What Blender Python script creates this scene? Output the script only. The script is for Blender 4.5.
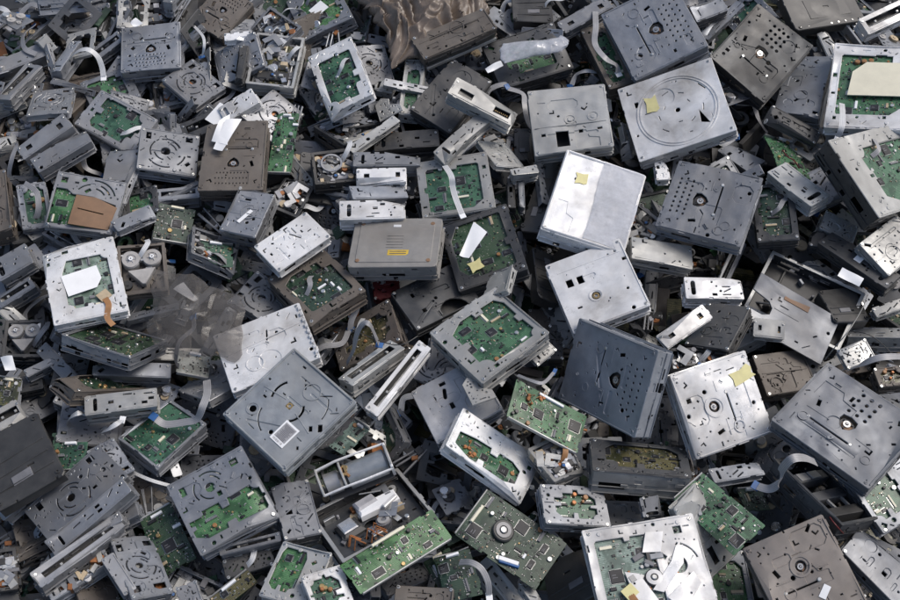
import bpy, math, random
from mathutils import Vector, Matrix, Quaternion, geometry, noise
C = bpy.context.scene.collection
R = math.radians
for o in list(bpy.data.objects): bpy.data.objects.remove(o)
# ------------------------------------------------------------ camera, sky, sun, exposure
SC = bpy.context.scene
cam = bpy.data.objects.new('camera', bpy.data.cameras.new('camera')); C.objects.link(cam)
cam.location = (0.0, -1.0, 1.7320508); cam.rotation_euler = (R(30), 0, 0)
cam.data.lens = 50; cam.data.sensor_width = 36; cam.data.clip_start = 0.05; cam.data.clip_end = 500
SC.camera = cam
world = bpy.data.worlds.new('World'); SC.world = world; world.use_nodes = True
wn = world.node_tree.nodes; wl = world.node_tree.links
sky = wn.new('ShaderNodeTexSky'); sky.sky_type = 'NISHITA'; sky.sun_disc = False
SUN_EL, SUN_AZ = R(52), R(62)       # azimuth measured from +Y (away from the camera) clockwise
sky.sun_elevation = SUN_EL; sky.sun_rotation = SUN_AZ; sky.air_density = 1.0; sky.dust_density = 3.5; sky.ozone_density = .9
wl.new(sky.outputs[0], wn['Background'].inputs[0]); wn['Background'].inputs[1].default_value = 0.10
sd = bpy.data.lights.new('sun', 'SUN'); sun = bpy.data.objects.new('sun', sd); C.objects.link(sun)
sd.energy = 1.5; sd.angle = R(28); sd.color = (1.0, 0.965, 0.92)
sdir = Vector((math.sin(SUN_AZ)*math.cos(SUN_EL), math.cos(SUN_AZ)*math.cos(SUN_EL), math.sin(SUN_EL)))
sun.rotation_euler = sdir.to_track_quat('Z', 'Y').to_euler()
SC.view_settings.view_transform = 'Standard'; SC.view_settings.look = 'None'
SC.view_settings.exposure = 0.33; SC.view_settings.gamma = 1.0

# ------------------------------------------------------------ materials
MATS = {}
def new_mat(name):
    m = bpy.data.materials.new(name); m.use_nodes = True
    nt = m.node_tree; b = nt.nodes['Principled BSDF']
    return m, nt, b
def nd(nt, t, **kw):
    n = nt.nodes.new(t)
    for k, v in kw.items():
        if k.startswith('_'): setattr(n, k[1:], v)
        else: n.inputs[k].default_value = v
    return n
def mix(nt, fac, a, b):
    n = nt.nodes.new('ShaderNodeMix'); n.data_type = 'RGBA'
    if hasattr(fac, 'is_linked'): nt.links.new(fac, n.inputs[0])
    else: n.inputs[0].default_value = fac
    for i, s in ((6, a), (7, b)):
        if hasattr(s, 'is_linked'): nt.links.new(s, n.inputs[i])
        else: n.inputs[i].default_value = (*s[:3], 1)
    return n.outputs[2]
def ramp(nt, src, p0, p1, lo=0, hi=1):
    n = nt.nodes.new('ShaderNodeMapRange'); n.inputs[1].default_value = p0; n.inputs[2].default_value = p1
    n.inputs[3].default_value = lo; n.inputs[4].default_value = hi
    nt.links.new(src, n.inputs[0]); return n.outputs[0]
def coords(nt):
    tc = nt.nodes.new('ShaderNodeTexCoord'); oi = nt.nodes.new('ShaderNodeObjectInfo')
    mu = nt.nodes.new('ShaderNodeMath'); mu.operation = 'MULTIPLY'; mu.inputs[1].default_value = 37.0
    nt.links.new(oi.outputs['Random'], mu.inputs[0])
    va = nt.nodes.new('ShaderNodeVectorMath'); va.operation = 'ADD'
    nt.links.new(tc.outputs['Object'], va.inputs[0]); nt.links.new(mu.outputs[0], va.inputs[1])
    return va.outputs[0], oi.outputs['Random']
def noise_n(nt, co, scale, detail=4, rough=.55, dist=0, stretch=None):
    if stretch:
        mp = nt.nodes.new('ShaderNodeMapping'); mp.inputs['Scale'].default_value = stretch[:3]
        mp.inputs['Rotation'].default_value = (0, 0, stretch[3]); nt.links.new(co, mp.inputs[0]); co = mp.outputs[0]
    n = nt.nodes.new('ShaderNodeTexNoise'); n.inputs['Scale'].default_value = scale; n.inputs['Detail'].default_value = detail
    n.inputs['Roughness'].default_value = rough; n.inputs['Distortion'].default_value = dist
    nt.links.new(co, n.inputs['Vector']); return n.outputs[0]
def metal(name, col, met, rough, dirt=.5, dirtcol=(.045, .038, .03), vary=.18, rv=(.72, 1.22)):
    m, nt, b = new_mat(name); co, rnd = coords(nt)
    big = noise_n(nt, co, 9, 5, .6, .4)
    mot = noise_n(nt, co, 60, 6, .7)
    fine = noise_n(nt, co, 420, 3, .6)
    s1 = noise_n(nt, co, 60, 3, .6, .3, (1, 26, 1, .7)); s2 = noise_n(nt, co, 50, 3, .6, .3, (1, 30, 1, -.5))
    c0 = mix(nt, ramp(nt, mot, .3, .7), [x*(1-vary) for x in col], [min(1, x*(1+vary)) for x in col])
    hs = nt.nodes.new('ShaderNodeHueSaturation'); nt.links.new(c0, hs.inputs['Color'])
    nt.links.new(ramp(nt, rnd, 0, 1, *rv), hs.inputs['Value'])
    scr = ramp(nt, s1, .66, .74); scr2 = ramp(nt, s2, .67, .75)
    sc = nt.nodes.new('ShaderNodeMath'); sc.operation = 'MAXIMUM'; nt.links.new(scr, sc.inputs[0]); nt.links.new(scr2, sc.inputs[1])
    ms = nt.nodes.new('ShaderNodeMath'); ms.operation = 'MULTIPLY'; ms.inputs[1].default_value = .35; nt.links.new(sc.outputs[0], ms.inputs[0])
    c1 = mix(nt, ms.outputs[0], hs.outputs[0], [min(1, x*1.7+.05) for x in col])
    # dirt patches and specks
    md = nt.nodes.new('ShaderNodeMath'); md.operation = 'ADD'; nt.links.new(big, md.inputs[0])
    mm = nt.nodes.new('ShaderNodeMath'); mm.operation = 'MULTIPLY'; mm.inputs[1].default_value = .45; nt.links.new(mot, mm.inputs[0]); nt.links.new(mm.outputs[0], md.inputs[1])
    dm = ramp(nt, md.outputs[0], .66, .98, 0, dirt)
    c2 = mix(nt, dm, c1, dirtcol)
    dus = noise_n(nt, co, 5.5, 6, .68, .8); c2 = mix(nt, ramp(nt, dus, .42, .72, 0, .18 if col[0] > .7 else .36), c2, (.23, .21, .185))
    sp = ramp(nt, fine, .68, .76, 0, dirt*.7)
    c3 = mix(nt, sp, c2, [x*.35 for x in col])
    nt.links.new(c3, b.inputs['Base Color'])
    mr = nt.nodes.new('ShaderNodeMath'); mr.operation = 'MULTIPLY_ADD'; nt.links.new(md.outputs[0], mr.inputs[0]); mr.inputs[1].default_value = .55; mr.inputs[2].default_value = rough-.38
    nt.links.new(mr.outputs[0], b.inputs['Roughness'])
    mmt = nt.nodes.new('ShaderNodeMath'); mmt.operation = 'MULTIPLY'; nt.links.new(ramp(nt, dm, 0, 1, met, 0), mmt.inputs[0]); nt.links.new(ramp(nt, dus, .42, .72, 1, .45), mmt.inputs[1]); nt.links.new(mmt.outputs[0], b.inputs['Metallic'])
    bp = nt.nodes.new('ShaderNodeBump'); bp.inputs['Strength'].default_value = .25; bp.inputs['Distance'].default_value = .0006
    ad = nt.nodes.new('ShaderNodeMath'); ad.operation = 'ADD'; nt.links.new(mot, ad.inputs[0]); nt.links.new(sc.outputs[0], ad.inputs[1])
    nt.links.new(ad.outputs[0], bp.inputs['Height'])
    # gentle dents: sheet metal is never flat
    bp2 = nt.nodes.new('ShaderNodeBump'); bp2.inputs['Strength'].default_value = .8; bp2.inputs['Distance'].default_value = .010
    nt.links.new(noise_n(nt, co, 14, 2, .5), bp2.inputs['Height']); nt.links.new(bp2.outputs[0], bp.inputs['Normal'])
    nt.links.new(bp.outputs[0], b.inputs['Normal'])
    MATS[name] = m; return m
def plain(name, col, rough=.5, met=0., vary=.25, dirt=.3, alpha=None, trans=0.):
    m, nt, b = new_mat(name); co, rnd = coords(nt)
    n1 = noise_n(nt, co, 45, 5, .65); n2 = noise_n(nt, co, 260, 3, .6)
    c = mix(nt, ramp(nt, n1, .3, .7), [x*(1-vary) for x in col], [min(1, x*(1+vary)) for x in col])
    c = mix(nt, ramp(nt, n2, .62, .75, 0, dirt), c, [x*.4+.01 for x in col])
    nt.links.new(c, b.inputs['Base Color'])
    nt.links.new(ramp(nt, n1, .2, .8, max(.05, rough-.12), min(1, rough+.15)), b.inputs['Roughness'])
    b.inputs['Metallic'].default_value = met
    if alpha is not None: b.inputs['Alpha'].default_value = alpha
    if trans: b.inputs['Transmission Weight'].default_value = trans
    MATS[name] = m; return m
def board(name, col, line):
    m, nt, b = new_mat(name); co, rnd = coords(nt)
    mp = nt.nodes.new('ShaderNodeMapping'); mp.inputs['Scale'].default_value = (110, 110, 110); nt.links.new(co, mp.inputs[0])
    br = nt.nodes.new('ShaderNodeTexBrick'); br.inputs['Scale'].default_value = 1.0; br.inputs['Mortar Size'].default_value = .06
    br.inputs['Brick Width'].default_value = 1.7; br.inputs['Row Height'].default_value = .23; br.offset = .37; br.squash = 1.4; br.squash_frequency = 3
    nt.links.new(mp.outputs[0], br.inputs['Vector'])
    vo = nt.nodes.new('ShaderNodeTexVoronoi'); vo.inputs['Scale'].default_value = 260; nt.links.new(co, vo.inputs['Vector'])
    patch = noise_n(nt, co, 38, 3, .6)
    c = mix(nt, ramp(nt, patch, .35, .65), [x*.62 for x in col], [x*1.3 for x in col])
    pm = nt.nodes.new('ShaderNodeMath'); pm.operation = 'MULTIPLY'; nt.links.new(br.outputs['Fac'], pm.inputs[0]); nt.links.new(ramp(nt, patch, .44, .5), pm.inputs[1])
    c = mix(nt, pm.outputs[0], c, line)
    dots = ramp(nt, vo.outputs['Distance'], .14, .2, 1, 0)
    dd = nt.nodes.new('ShaderNodeMath'); dd.operation = 'MULTIPLY'; nt.links.new(dots, dd.inputs[0]); nt.links.new(ramp(nt, noise_n(nt, co, 70, 2), .5, .6), dd.inputs[1])
    c = mix(nt, dd.outputs[0], c, (.30, .33, .27))
    dm = ramp(nt, noise_n(nt, co, 16, 5, .6), .5, .75, 0, .5)
    c = mix(nt, dm, c, (.05, .045, .035))
    hs = nt.nodes.new('ShaderNodeHueSaturation'); nt.links.new(c, hs.inputs['Color']); nt.links.new(ramp(nt, rnd, 0, 1, .46, .54), hs.inputs['Hue']); nt.links.new(ramp(nt, rnd, 0, 1, 1.15, .72), hs.inputs['Value']); hs.inputs['Saturation'].default_value = .92
    nt.links.new(hs.outputs[0], b.inputs['Base Color']); b.inputs['Roughness'].default_value = .38
    MATS[name] = m; return m
metal('Z', (.255, .270, .297), .55, .46)
metal('Z2', (0.319, 0.343, 0.362), .55, .40, .35)
metal('Z3', (.15, .160, .18), .4, .44, .3)
metal('L', (0.443, 0.447, 0.437), .42, .42, .55)
metal('L2', (.325, .335, .355), .5, .46, .6)  # blue-grey; darker than L so left pieces carry that side's shade in colour
metal('LG', (.42, .43, .45), .35, .36, .4, rv=(.95, 1.05))
metal('W', (.86, .86, .85), .28, .33, .8, (.13, .115, .10), rv=(.88, 1.06))
metal('D', (0.053, 0.057, 0.063), .45, .46, .55)
metal('D3', (.03, .031, .035), .3, .5, .5)
metal('D2', (.078, .085, .096), .15, .46, .35)
metal('N', (.135, .118, .103), .3, .58, .6, (.05, .03, .02))
metal('D4', (.27, .288, .318), .3, .44, .35)
metal('N2', (.25, .222, .20), .2, .5, .6, (.07, .05, .035))
metal('LB', (.34, .33, .315), .2, .5, .45, (.10, .08, .06))
metal('steel', (.62, .62, .62), .95, .28, .25)
plain('K', (.046, .045, .044), .36, dirt=.3)
plain('chip', (.018, .018, .02), .38, dirt=.1)
plain('tin', (.6, .6, .58), .32, .85)
plain('beige', (.45, .36, .24), .5)
plain('cream', (.74, .70, .55), .55, dirt=.15, vary=.06)
plain('white', (.82, .83, .84), .5, dirt=.08, vary=.05)
plain('ribbonw', (.62, .63, .64), .4, dirt=.25, vary=.1)
plain('ribbong', (.33, .33, .34), .4, dirt=.3, vary=.15)
plain('ribbonwd', (.50, .51, .52), .4, dirt=.25, vary=.1)
plain('ribbongd', (.25, .25, .26), .4, dirt=.3, vary=.15)
plain('blue', (.03, .11, .30), .45)
plain('yellow', (.66, .61, .30), .5, dirt=.2, vary=.12)
plain('ylab', (.62, .42, .05), .5, dirt=.25)
plain('copper', (.36, .15, .06), .4, .4)
plain('orange', (.30, .15, .06), .42)
plain('R', (.10, .015, .015), .42)
plain('lint', (.085, .058, .036), .95)
plain('brass', (.42, .30, .14), .4, .7)
plain('brownboard', (.22, .13, .075), .6, vary=.15)
plain('grplastic', (.16, .16, .17), .5)
plain('wheel', (.34, .33, .32), .5)
plain('ink', (.10, .10, .12), .6)
plain('mould', (.36, .36, .38), .45)
board('G', (.034, .120, .054), (.085, .21, .10))
board('G2', (.13, .20, .16), (.26, .36, .30))
board('PG', (.15, .23, .18), (.32, .41, .35))
board('DG', (.018, .052, .028), (.05, .085, .05))
board('BG', (0.045, 0.049, 0.018), (.16, .14, .06))
board('WG', (.35, .37, .33), (.5, .5, .45))

# ------------------------------------------------------------ mesh collector
def rot2(p, a): c, s = math.cos(a), math.sin(a); return (p[0]*c-p[1]*s, p[0]*s+p[1]*c)
WARP = [None]
class MB:
    def __init__(self): self.V = []; self.F = []; self.M = []; self.names = []
    def mi(self, m):
        if m not in self.names: self.names.append(m)
        return self.names.index(m)
    def add(self, vs, fs, m, xf=None):
        o = len(self.V); k = self.mi(m)
        self.V.extend([tuple(xf @ Vector(v)) for v in vs] if xf else [tuple(v) for v in vs])
        self.F.extend([tuple(i+o for i in f) for f in fs]); self.M.extend([k]*len(fs))
    def box(self, c, s, m, a=0, bev=0., xf=None):
        x, y, z = s[0]/2, s[1]/2, s[2]/2; b = min(bev, x*.6, y*.6, z*.8)
        rings = [(x, y, -z), (x, y, z-b), (x-b, y-b, z)] if b > 0 else [(x, y, -z), (x, y, z)]
        vs = []
        for (rx, ry, rz) in rings:
            for sx, sy in ((-1, -1), (1, -1), (1, 1), (-1, 1)):
                p = rot2((rx*sx, ry*sy), a); vs.append((p[0]+c[0], p[1]+c[1], rz+c[2]))
        n = len(rings); fs = [(3, 2, 1, 0), tuple(range(4*(n-1), 4*n))]
        for r in range(n-1):
            for i in range(4): j = (i+1) % 4; fs.append((4*r+i, 4*r+j, 4*r+4+j, 4*r+4+i))
        self.add(vs, fs, m, xf)
    def prism(self, pts, z0, z1, m, bev=0., xf=None):
        n = len(pts); cx = sum(p[0] for p in pts)/n; cy = sum(p[1] for p in pts)/n
        vs = [(p[0], p[1], z0) for p in pts]+[(p[0], p[1], z1-bev) for p in pts]
        k = 2
        if bev > 0:
            for p in pts:
                d = math.hypot(p[0]-cx, p[1]-cy) or 1; f = max(.3, 1-bev/d); vs.append((cx+(p[0]-cx)*f, cy+(p[1]-cy)*f, z1))
            k = 3
        fs = [tuple(range(n))[::-1], tuple(range((k-1)*n, k*n))]
        for r in range(k-1):
            for i in range(n): j = (i+1) % n; fs.append((r*n+i, r*n+j, (r+1)*n+j, (r+1)*n+i))
        self.add(vs, fs, m, xf)
    def cyl(self, x, y, z0, z1, r, m, n=18, bev=0., xf=None):
        self.prism([(x+r*math.cos(2*math.pi*i/n), y+r*math.sin(2*math.pi*i/n)) for i in range(n)], z0, z1, m, bev, xf)
    def ring(self, x, y, z0, z1, r0, r1, m, n=28, xf=None):    # annulus with walls
        vs = []
        for i in range(n):
            c, s = math.cos(2*math.pi*i/n), math.sin(2*math.pi*i/n)
            vs += [(x+r0*c, y+r0*s, z0), (x+r0*c, y+r0*s, z1), (x+r1*c, y+r1*s, z1), (x+r1*c, y+r1*s, z0)]
        fs = []
        for i in range(n):
            j = (i+1) % n
            for k in range(3): fs.append((4*i+k+1, 4*i+k, 4*j+k, 4*j+k+1)[::-1] if k == 1 else (4*i+k, 4*i+k+1, 4*j+k+1, 4*j+k))
        self.add(vs, fs, m, xf)
    def tube(self, pts, r, m, n=7):
        pts = [Vector(p) for p in pts]; vs = []; N = len(pts)
        for i, p in enumerate(pts):
            t = (pts[min(i+1, N-1)]-pts[max(i-1, 0)]).normalized()
            u = t.cross(Vector((0, 0, 1))); u = u.normalized() if u.length > .01 else Vector((1, 0, 0)); w = t.cross(u)
            for k in range(n): a = 2*math.pi*k/n; vs.append(p+u*(r*math.cos(a))+w*(r*math.sin(a)))
        fs = [tuple(range(n)), tuple(range((N-1)*n, N*n))[::-1]]
        for i in range(N-1):
            for k in range(n): l = (k+1) % n; fs.append((i*n+k, (i+1)*n+k, (i+1)*n+l, i*n+l))
        self.add(vs, fs, m)
    def sheet(self, outline, holes, m, xf=None, th=.001, bev=.0009, z=0., steps=()):
        """flat plate with true cut-outs; rounded outer lip; top at z"""
        loops = [outline]+holes; vs = []; es = []
        for lp in loops:
            o = len(vs); vs += [Vector((p[0], p[1])) for p in lp]; es += [(o+i, o+(i+1) % len(lp)) for i in range(len(lp))]
        for po, pi_, dz in steps:
            for lp in (po, pi_): o = len(vs); vs += [Vector((p[0], p[1])) for p in lp]; es += [(o+i, o+(i+1) % len(lp)) for i in range(len(lp))]
        x0, x1, y0, y1 = min(p[0] for p in outline), max(p[0] for p in outline), min(p[1] for p in outline), max(p[1] for p in outline)
        if min(x1-x0, y1-y0) > .03:
            nx, ny = max(2, int((x1-x0)/.013)), max(2, int((y1-y0)/.013))
            for i in range(1, nx):
                for j in range(1, ny):
                    p = (x0+(x1-x0)*i/nx, y0+(y1-y0)*j/ny)
                    if inside(p, outline) and pdist(p, outline) > .003 and all(pdist(p, q) > .0015 for q in holes if abs(q[0][0]-p[0]) < .06 and abs(q[0][1]-p[1]) < .06 or len(q) > 12): vs.append(Vector(p))
        try: v2, e2, f2 = geometry.delaunay_2d_cdt(vs, es, [], 1, 1e-7)[:3]
        except Exception: return
        hb = [(min(p[0] for p in q), min(p[1] for p in q), max(p[0] for p in q), max(p[1] for p in q), q) for q in holes]
        keep = []
        for f in f2:
            cx, cy = sum(v2[i][0] for i in f)/len(f), sum(v2[i][1] for i in f)/len(f)
            if not inside((cx, cy), outline): continue
            if any(b[0] < cx < b[2] and b[1] < cy < b[3] and inside((cx, cy), b[4]) for b in hb): continue
            keep.append(f)
        f2 = keep; cnt = {}
        for f in f2:
            for i in range(len(f)):
                a, b = f[i], f[(i+1) % len(f)]; cnt[(a, b)] = 1
        bd = [(a, b) for (a, b) in cnt if (b, a) not in cnt]
        def dzf(v):
            for po, pi_, dz in steps:
                if inside(v, pi_) or pdist(v, pi_) < 1e-5: return dz
            return 0.
        V3 = [(v[0], v[1], z+(dzf(v) if steps else 0)) for v in v2]; o = len(V3); F3 = [tuple(f) for f in f2]
        # orientation check
        if f2:
            a, b, c = [v2[i] for i in f2[0][:3]]
            if (b-a).cross(c-a) < 0: F3 = [f[::-1] for f in F3]; bd = [(b, a) for a, b in bd]
        nrm = {}
        for a, b in bd:
            d = v2[b]-v2[a]
            if d.length < 1e-9: continue
            n = Vector((d[1], -d[0])).normalized()
            nrm.setdefault(a, Vector((0, 0))); nrm.setdefault(b, Vector((0, 0))); nrm[a] += n; nrm[b] += n
        low = {}; lo2 = {}
        for a, n in nrm.items():
            n = n.normalized() if n.length > 1e-6 else n
            p = v2[a]+n*bev; low[a] = len(V3); zz = V3[a][2]; V3.append((p[0], p[1], zz-bev)); lo2[a] = len(V3); V3.append((p[0], p[1], zz-max(th, bev+.0002)))
        W = []
        for a, b in bd:
            if a in low and b in low: F3.append((b, a, low[a], low[b])); F3.append((low[b], low[a], lo2[a], lo2[b]))
        self.add(V3, F3, m, xf)
    def obj(self, name, parent=None, loc=None, smooth=False):
        V = [tuple(v) for v in self.V]
        if WARP[0]: V = [WARP[0](v) for v in V]
        me = bpy.data.meshes.new(name); me.from_pydata(V, [], self.F)
        for n in self.names: me.materials.append(MATS[n])
        me.polygons.foreach_set('material_index', self.M)
        me.polygons.foreach_set('use_smooth', [True]*len(self.F)); me.update()
        if not smooth: me.set_sharp_from_angle(angle=R(28))
        o = bpy.data.objects.new(name, me); C.objects.link(o)
        if parent is not None: o.parent = parent
        return o
# ---- 2D shapes
def circ(x, y, r, n=12): return [(x+r*math.cos(2*math.pi*i/n), y+r*math.sin(2*math.pi*i/n)) for i in range(n)]
def rect(x, y, w, h, a=0):
    return [(x+q[0], y+q[1]) for q in (rot2(p, a) for p in ((-w/2, -h/2), (w/2, -h/2), (w/2, h/2), (-w/2, h/2)))]
def slot(x, y, l, w, a=0, n=5):
    pts = []
    for s, a0 in ((1, -90), (-1, 90)):
        for i in range(n+1):
            t = R(a0+180*i/n); pts.append((s*(l/2-w/2)+w/2*math.cos(t), w/2*math.sin(t)))
    return [(x+q[0], y+q[1]) for q in (rot2(p, a) for p in pts)]
def arcslot(x, y, r, a0, a1, w, n=10):
    o = [(x+(r+w/2)*math.cos(a0+(a1-a0)*i/n), y+(r+w/2)*math.sin(a0+(a1-a0)*i/n)) for i in range(n+1)]
    i_ = [(x+(r-w/2)*math.cos(a1-(a1-a0)*i/n), y+(r-w/2)*math.sin(a1-(a1-a0)*i/n)) for i in range(n+1)]
    return o+i_
def shield(x, y, s, a=0):
    P = [(-.5, .42), (0, .55), (.5, .42), (.56, .05), (.34, -.35), (0, -.58), (-.34, -.35), (-.56, .05)]
    return [(x+q[0], y+q[1]) for q in (rot2((p[0]*s, p[1]*s), a) for p in P)]
def lshape(x, y, s, a=0):
    P = [(-.5, -.5), (.5, -.5), (.5, -.15), (-.1, -.15), (-.1, .5), (-.5, .5)]
    return [(x+q[0], y+q[1]) for q in (rot2((p[0]*s, p[1]*s), a) for p in P)]
def inside(p, poly):
    x, y = p; c = False; n = len(poly)
    for i in range(n):
        x0, y0 = poly[i]; x1, y1 = poly[(i+1) % n]
        if (y0 > y) != (y1 > y) and x < (x1-x0)*(y-y0)/(y1-y0)+x0: c = not c
    return c
def pdist(p, poly):
    d = 9; n = len(poly)
    for i in range(n):
        x0, y0 = poly[i]; x1, y1 = poly[(i+1) % n]; dx, dy = x1-x0, y1-y0
        t = max(0, min(1, ((p[0]-x0)*dx+(p[1]-y0)*dy)/((dx*dx+dy*dy) or 1e-12)))
        d = min(d, math.hypot(p[0]-x0-dx*t, p[1]-y0-dy*t))
    return d
class Cut:
    """collects cut-outs of a plate and refuses those that would meet another or the edge"""
    def __init__(s, outline): s.out = outline; s.h = []
    def bb(s, poly):
        xs = [p[0] for p in poly]; ys = [p[1] for p in poly]; return min(xs), min(ys), max(xs), max(ys)
    def add(s, poly, m=.0012, force=False):
        if not all(inside(p, s.out) for p in poly) or min(pdist(p, s.out) for p in poly) < m: return False
        b = s.bb(poly)
        for q, c in s.h:
            if b[0]-m < c[2] and b[2]+m > c[0] and b[1]-m < c[3] and b[3]+m > c[1]:
                if any(inside(p, q) for p in poly) or any(inside(p, poly) for p in q): return False
                if min(pdist(p, q) for p in poly) < m or min(pdist(p, poly) for p in q) < m: return False
        s.h.append((poly, b)); return True
    def rnd(s, g, n, w, h, small=True):
        k = 0
        for _ in range(n*4):
            if k >= n: break
            x, y = g.uniform(-w*.46, w*.46), g.uniform(-h*.46, h*.46); a = g.choice((0, 0, math.pi/2, math.pi/4, -math.pi/4))
            t = g.random()
            if t < .45: p = circ(x, y, g.uniform(.0010, .0022), 8)
            elif t < .62: p = rect(x, y, g.uniform(.003, .008), g.uniform(.002, .004), a)
            elif t < .78: p = slot(x, y, g.uniform(.006, .016), g.uniform(.0018, .0030), a, 3)
            elif t < .86: p = lshape(x, y, g.uniform(.006, .010), a)
            elif t < .93: p = circ(x, y, g.uniform(.0028, .0042), 12)
            else: p = rect(x, y, g.uniform(.007, .012), g.uniform(.005, .008), a)
            k += s.add(p)
    def holes(s): return [q for q, _ in s.h]
def shrink(P, d):
    cx = sum(p[0] for p in P)/len(P); cy = sum(p[1] for p in P)/len(P); Q = []
    for i in range(len(P)):
        a, b, c = Vector(P[i-1]), Vector(P[i]), Vector(P[(i+1) % len(P)]); u = (b-a).normalized(); v = (c-b).normalized()
        n = (Vector((-u[1], u[0]))+Vector((-v[1], v[0])))
        n = n.normalized() if n.length > 1e-6 else Vector((0, 0)); Q.append((b[0]+n[0]*d, b[1]+n[1]*d))
    return Q
def presses(g, w, h, ol, n, keep=()):
    """pressed recesses of a sheet-metal plate: outer and inner loop, depth"""
    out = []
    for _ in range(n*12):
        if len(out) >= n: break
        k = g.random(); x, y = g.uniform(-.32, .32)*w, g.uniform(-.34, .34)*h
        if k < .45:
            a, b, c = g.uniform(.14, .42)*w, g.uniform(.05, .28)*h, g.uniform(.002, .008); c = min(c, a*.3, b*.3)
            P = [(x-a/2+c, y-b/2), (x+a/2-c, y-b/2), (x+a/2, y-b/2+c), (x+a/2, y+b/2-c), (x+a/2-c, y+b/2), (x-a/2+c, y+b/2), (x-a/2, y+b/2-c), (x-a/2, y-b/2+c)]
        elif k < .62: P = circ(x, y, g.uniform(.006, .2*min(w, h)), 26)
        elif k < .85: P = slot(x, y, g.uniform(.3, .7)*w, g.uniform(.004, .008), g.choice((0, 0, 1.5708, .5)), 5)
        else:
            a, b = g.uniform(.2, .4)*w, g.uniform(.2, .35)*h; P = [(x-a/2, y-b/2), (x+a/2, y-b/2), (x+a/2, y), (x+a*.1, y+b*.1), (x, y+b/2), (x-a/2, y+b/2)]
        Q = shrink(P, .0011)
        if not all(inside(p, ol) and pdist(p, ol) > .003 for p in P): continue
        if any(any(inside(p, o[0]) or pdist(p, o[0]) < .002 for p in P) or any(inside(p, P) for p in o[0]) for o in out): continue
        out.append((P, Q, g.choice((-.0009, -.0012, -.0016, -.0009))))
    return out
def outline(w, h, g, n=5, cham=.0015, big=None):
    """rectangle with small edge notches and tabs, counter-clockwise"""
    pts = []; C4 = [(-w/2, -h/2), (w/2, -h/2), (w/2, h/2), (-w/2, h/2)]
    for i in range(4):
        a, b = Vector(C4[i]), Vector(C4[(i+1) % 4]); L = (b-a).length; d = (b-a)/L; nin = Vector((-d[1], d[0]))
        ch = min(cham, L*.1); pts.append(tuple(a+d*ch)); s = ch+.003
        k = g.randint(0, n) if n else 0; cuts = sorted(g.uniform(.08, .92) for _ in range(k)); last = 0
        for c in cuts:
            l = g.uniform(.003, .011); dp = g.choice((.0012, .002, .0032, -.0014)); x = c*L
            if x-l/2 < last+.003+ch or x+l/2 > L-ch-.003: continue
            for u, v in ((x-l/2, 0), (x-l/2, dp), (x+l/2, dp), (x+l/2, 0)): pts.append(tuple(a+d*u+nin*v))
            last = x+l/2
        pts.append(tuple(b-d*ch))
    return pts
def emb_ring(mb, x, y, r, m, z, hgt=.0009, wd=.0016, n=24):
    mb.ring(x, y, z-.0002, z+hgt, r-wd/2, r+wd/2, m, n)
def dimple(mb, x, y, r, m, z, hgt=.001):
    mb.cyl(x, y, z-.0002, z+hgt, r, m, 20, hgt*.9)
def crease(mb, x0, y0, x1, y1, m, z, wd=.0018, hgt=.0008):
    L = math.hypot(x1-x0, y1-y0); mb.box(((x0+x1)/2, (y0+y1)/2, z+hgt/2-.0002), (L, wd, hgt+.0002), m, math.atan2(y1-y0, x1-x0), hgt*.7)
def screw(mb, x, y, z, m='tin', r=.0026):
    mb.cyl(x, y, z, z+.0011, r, m, 12, .0005); mb.box((x, y, z+.0012), (r*1.3, r*.3, .0003), 'chip', random.random()); 
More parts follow.
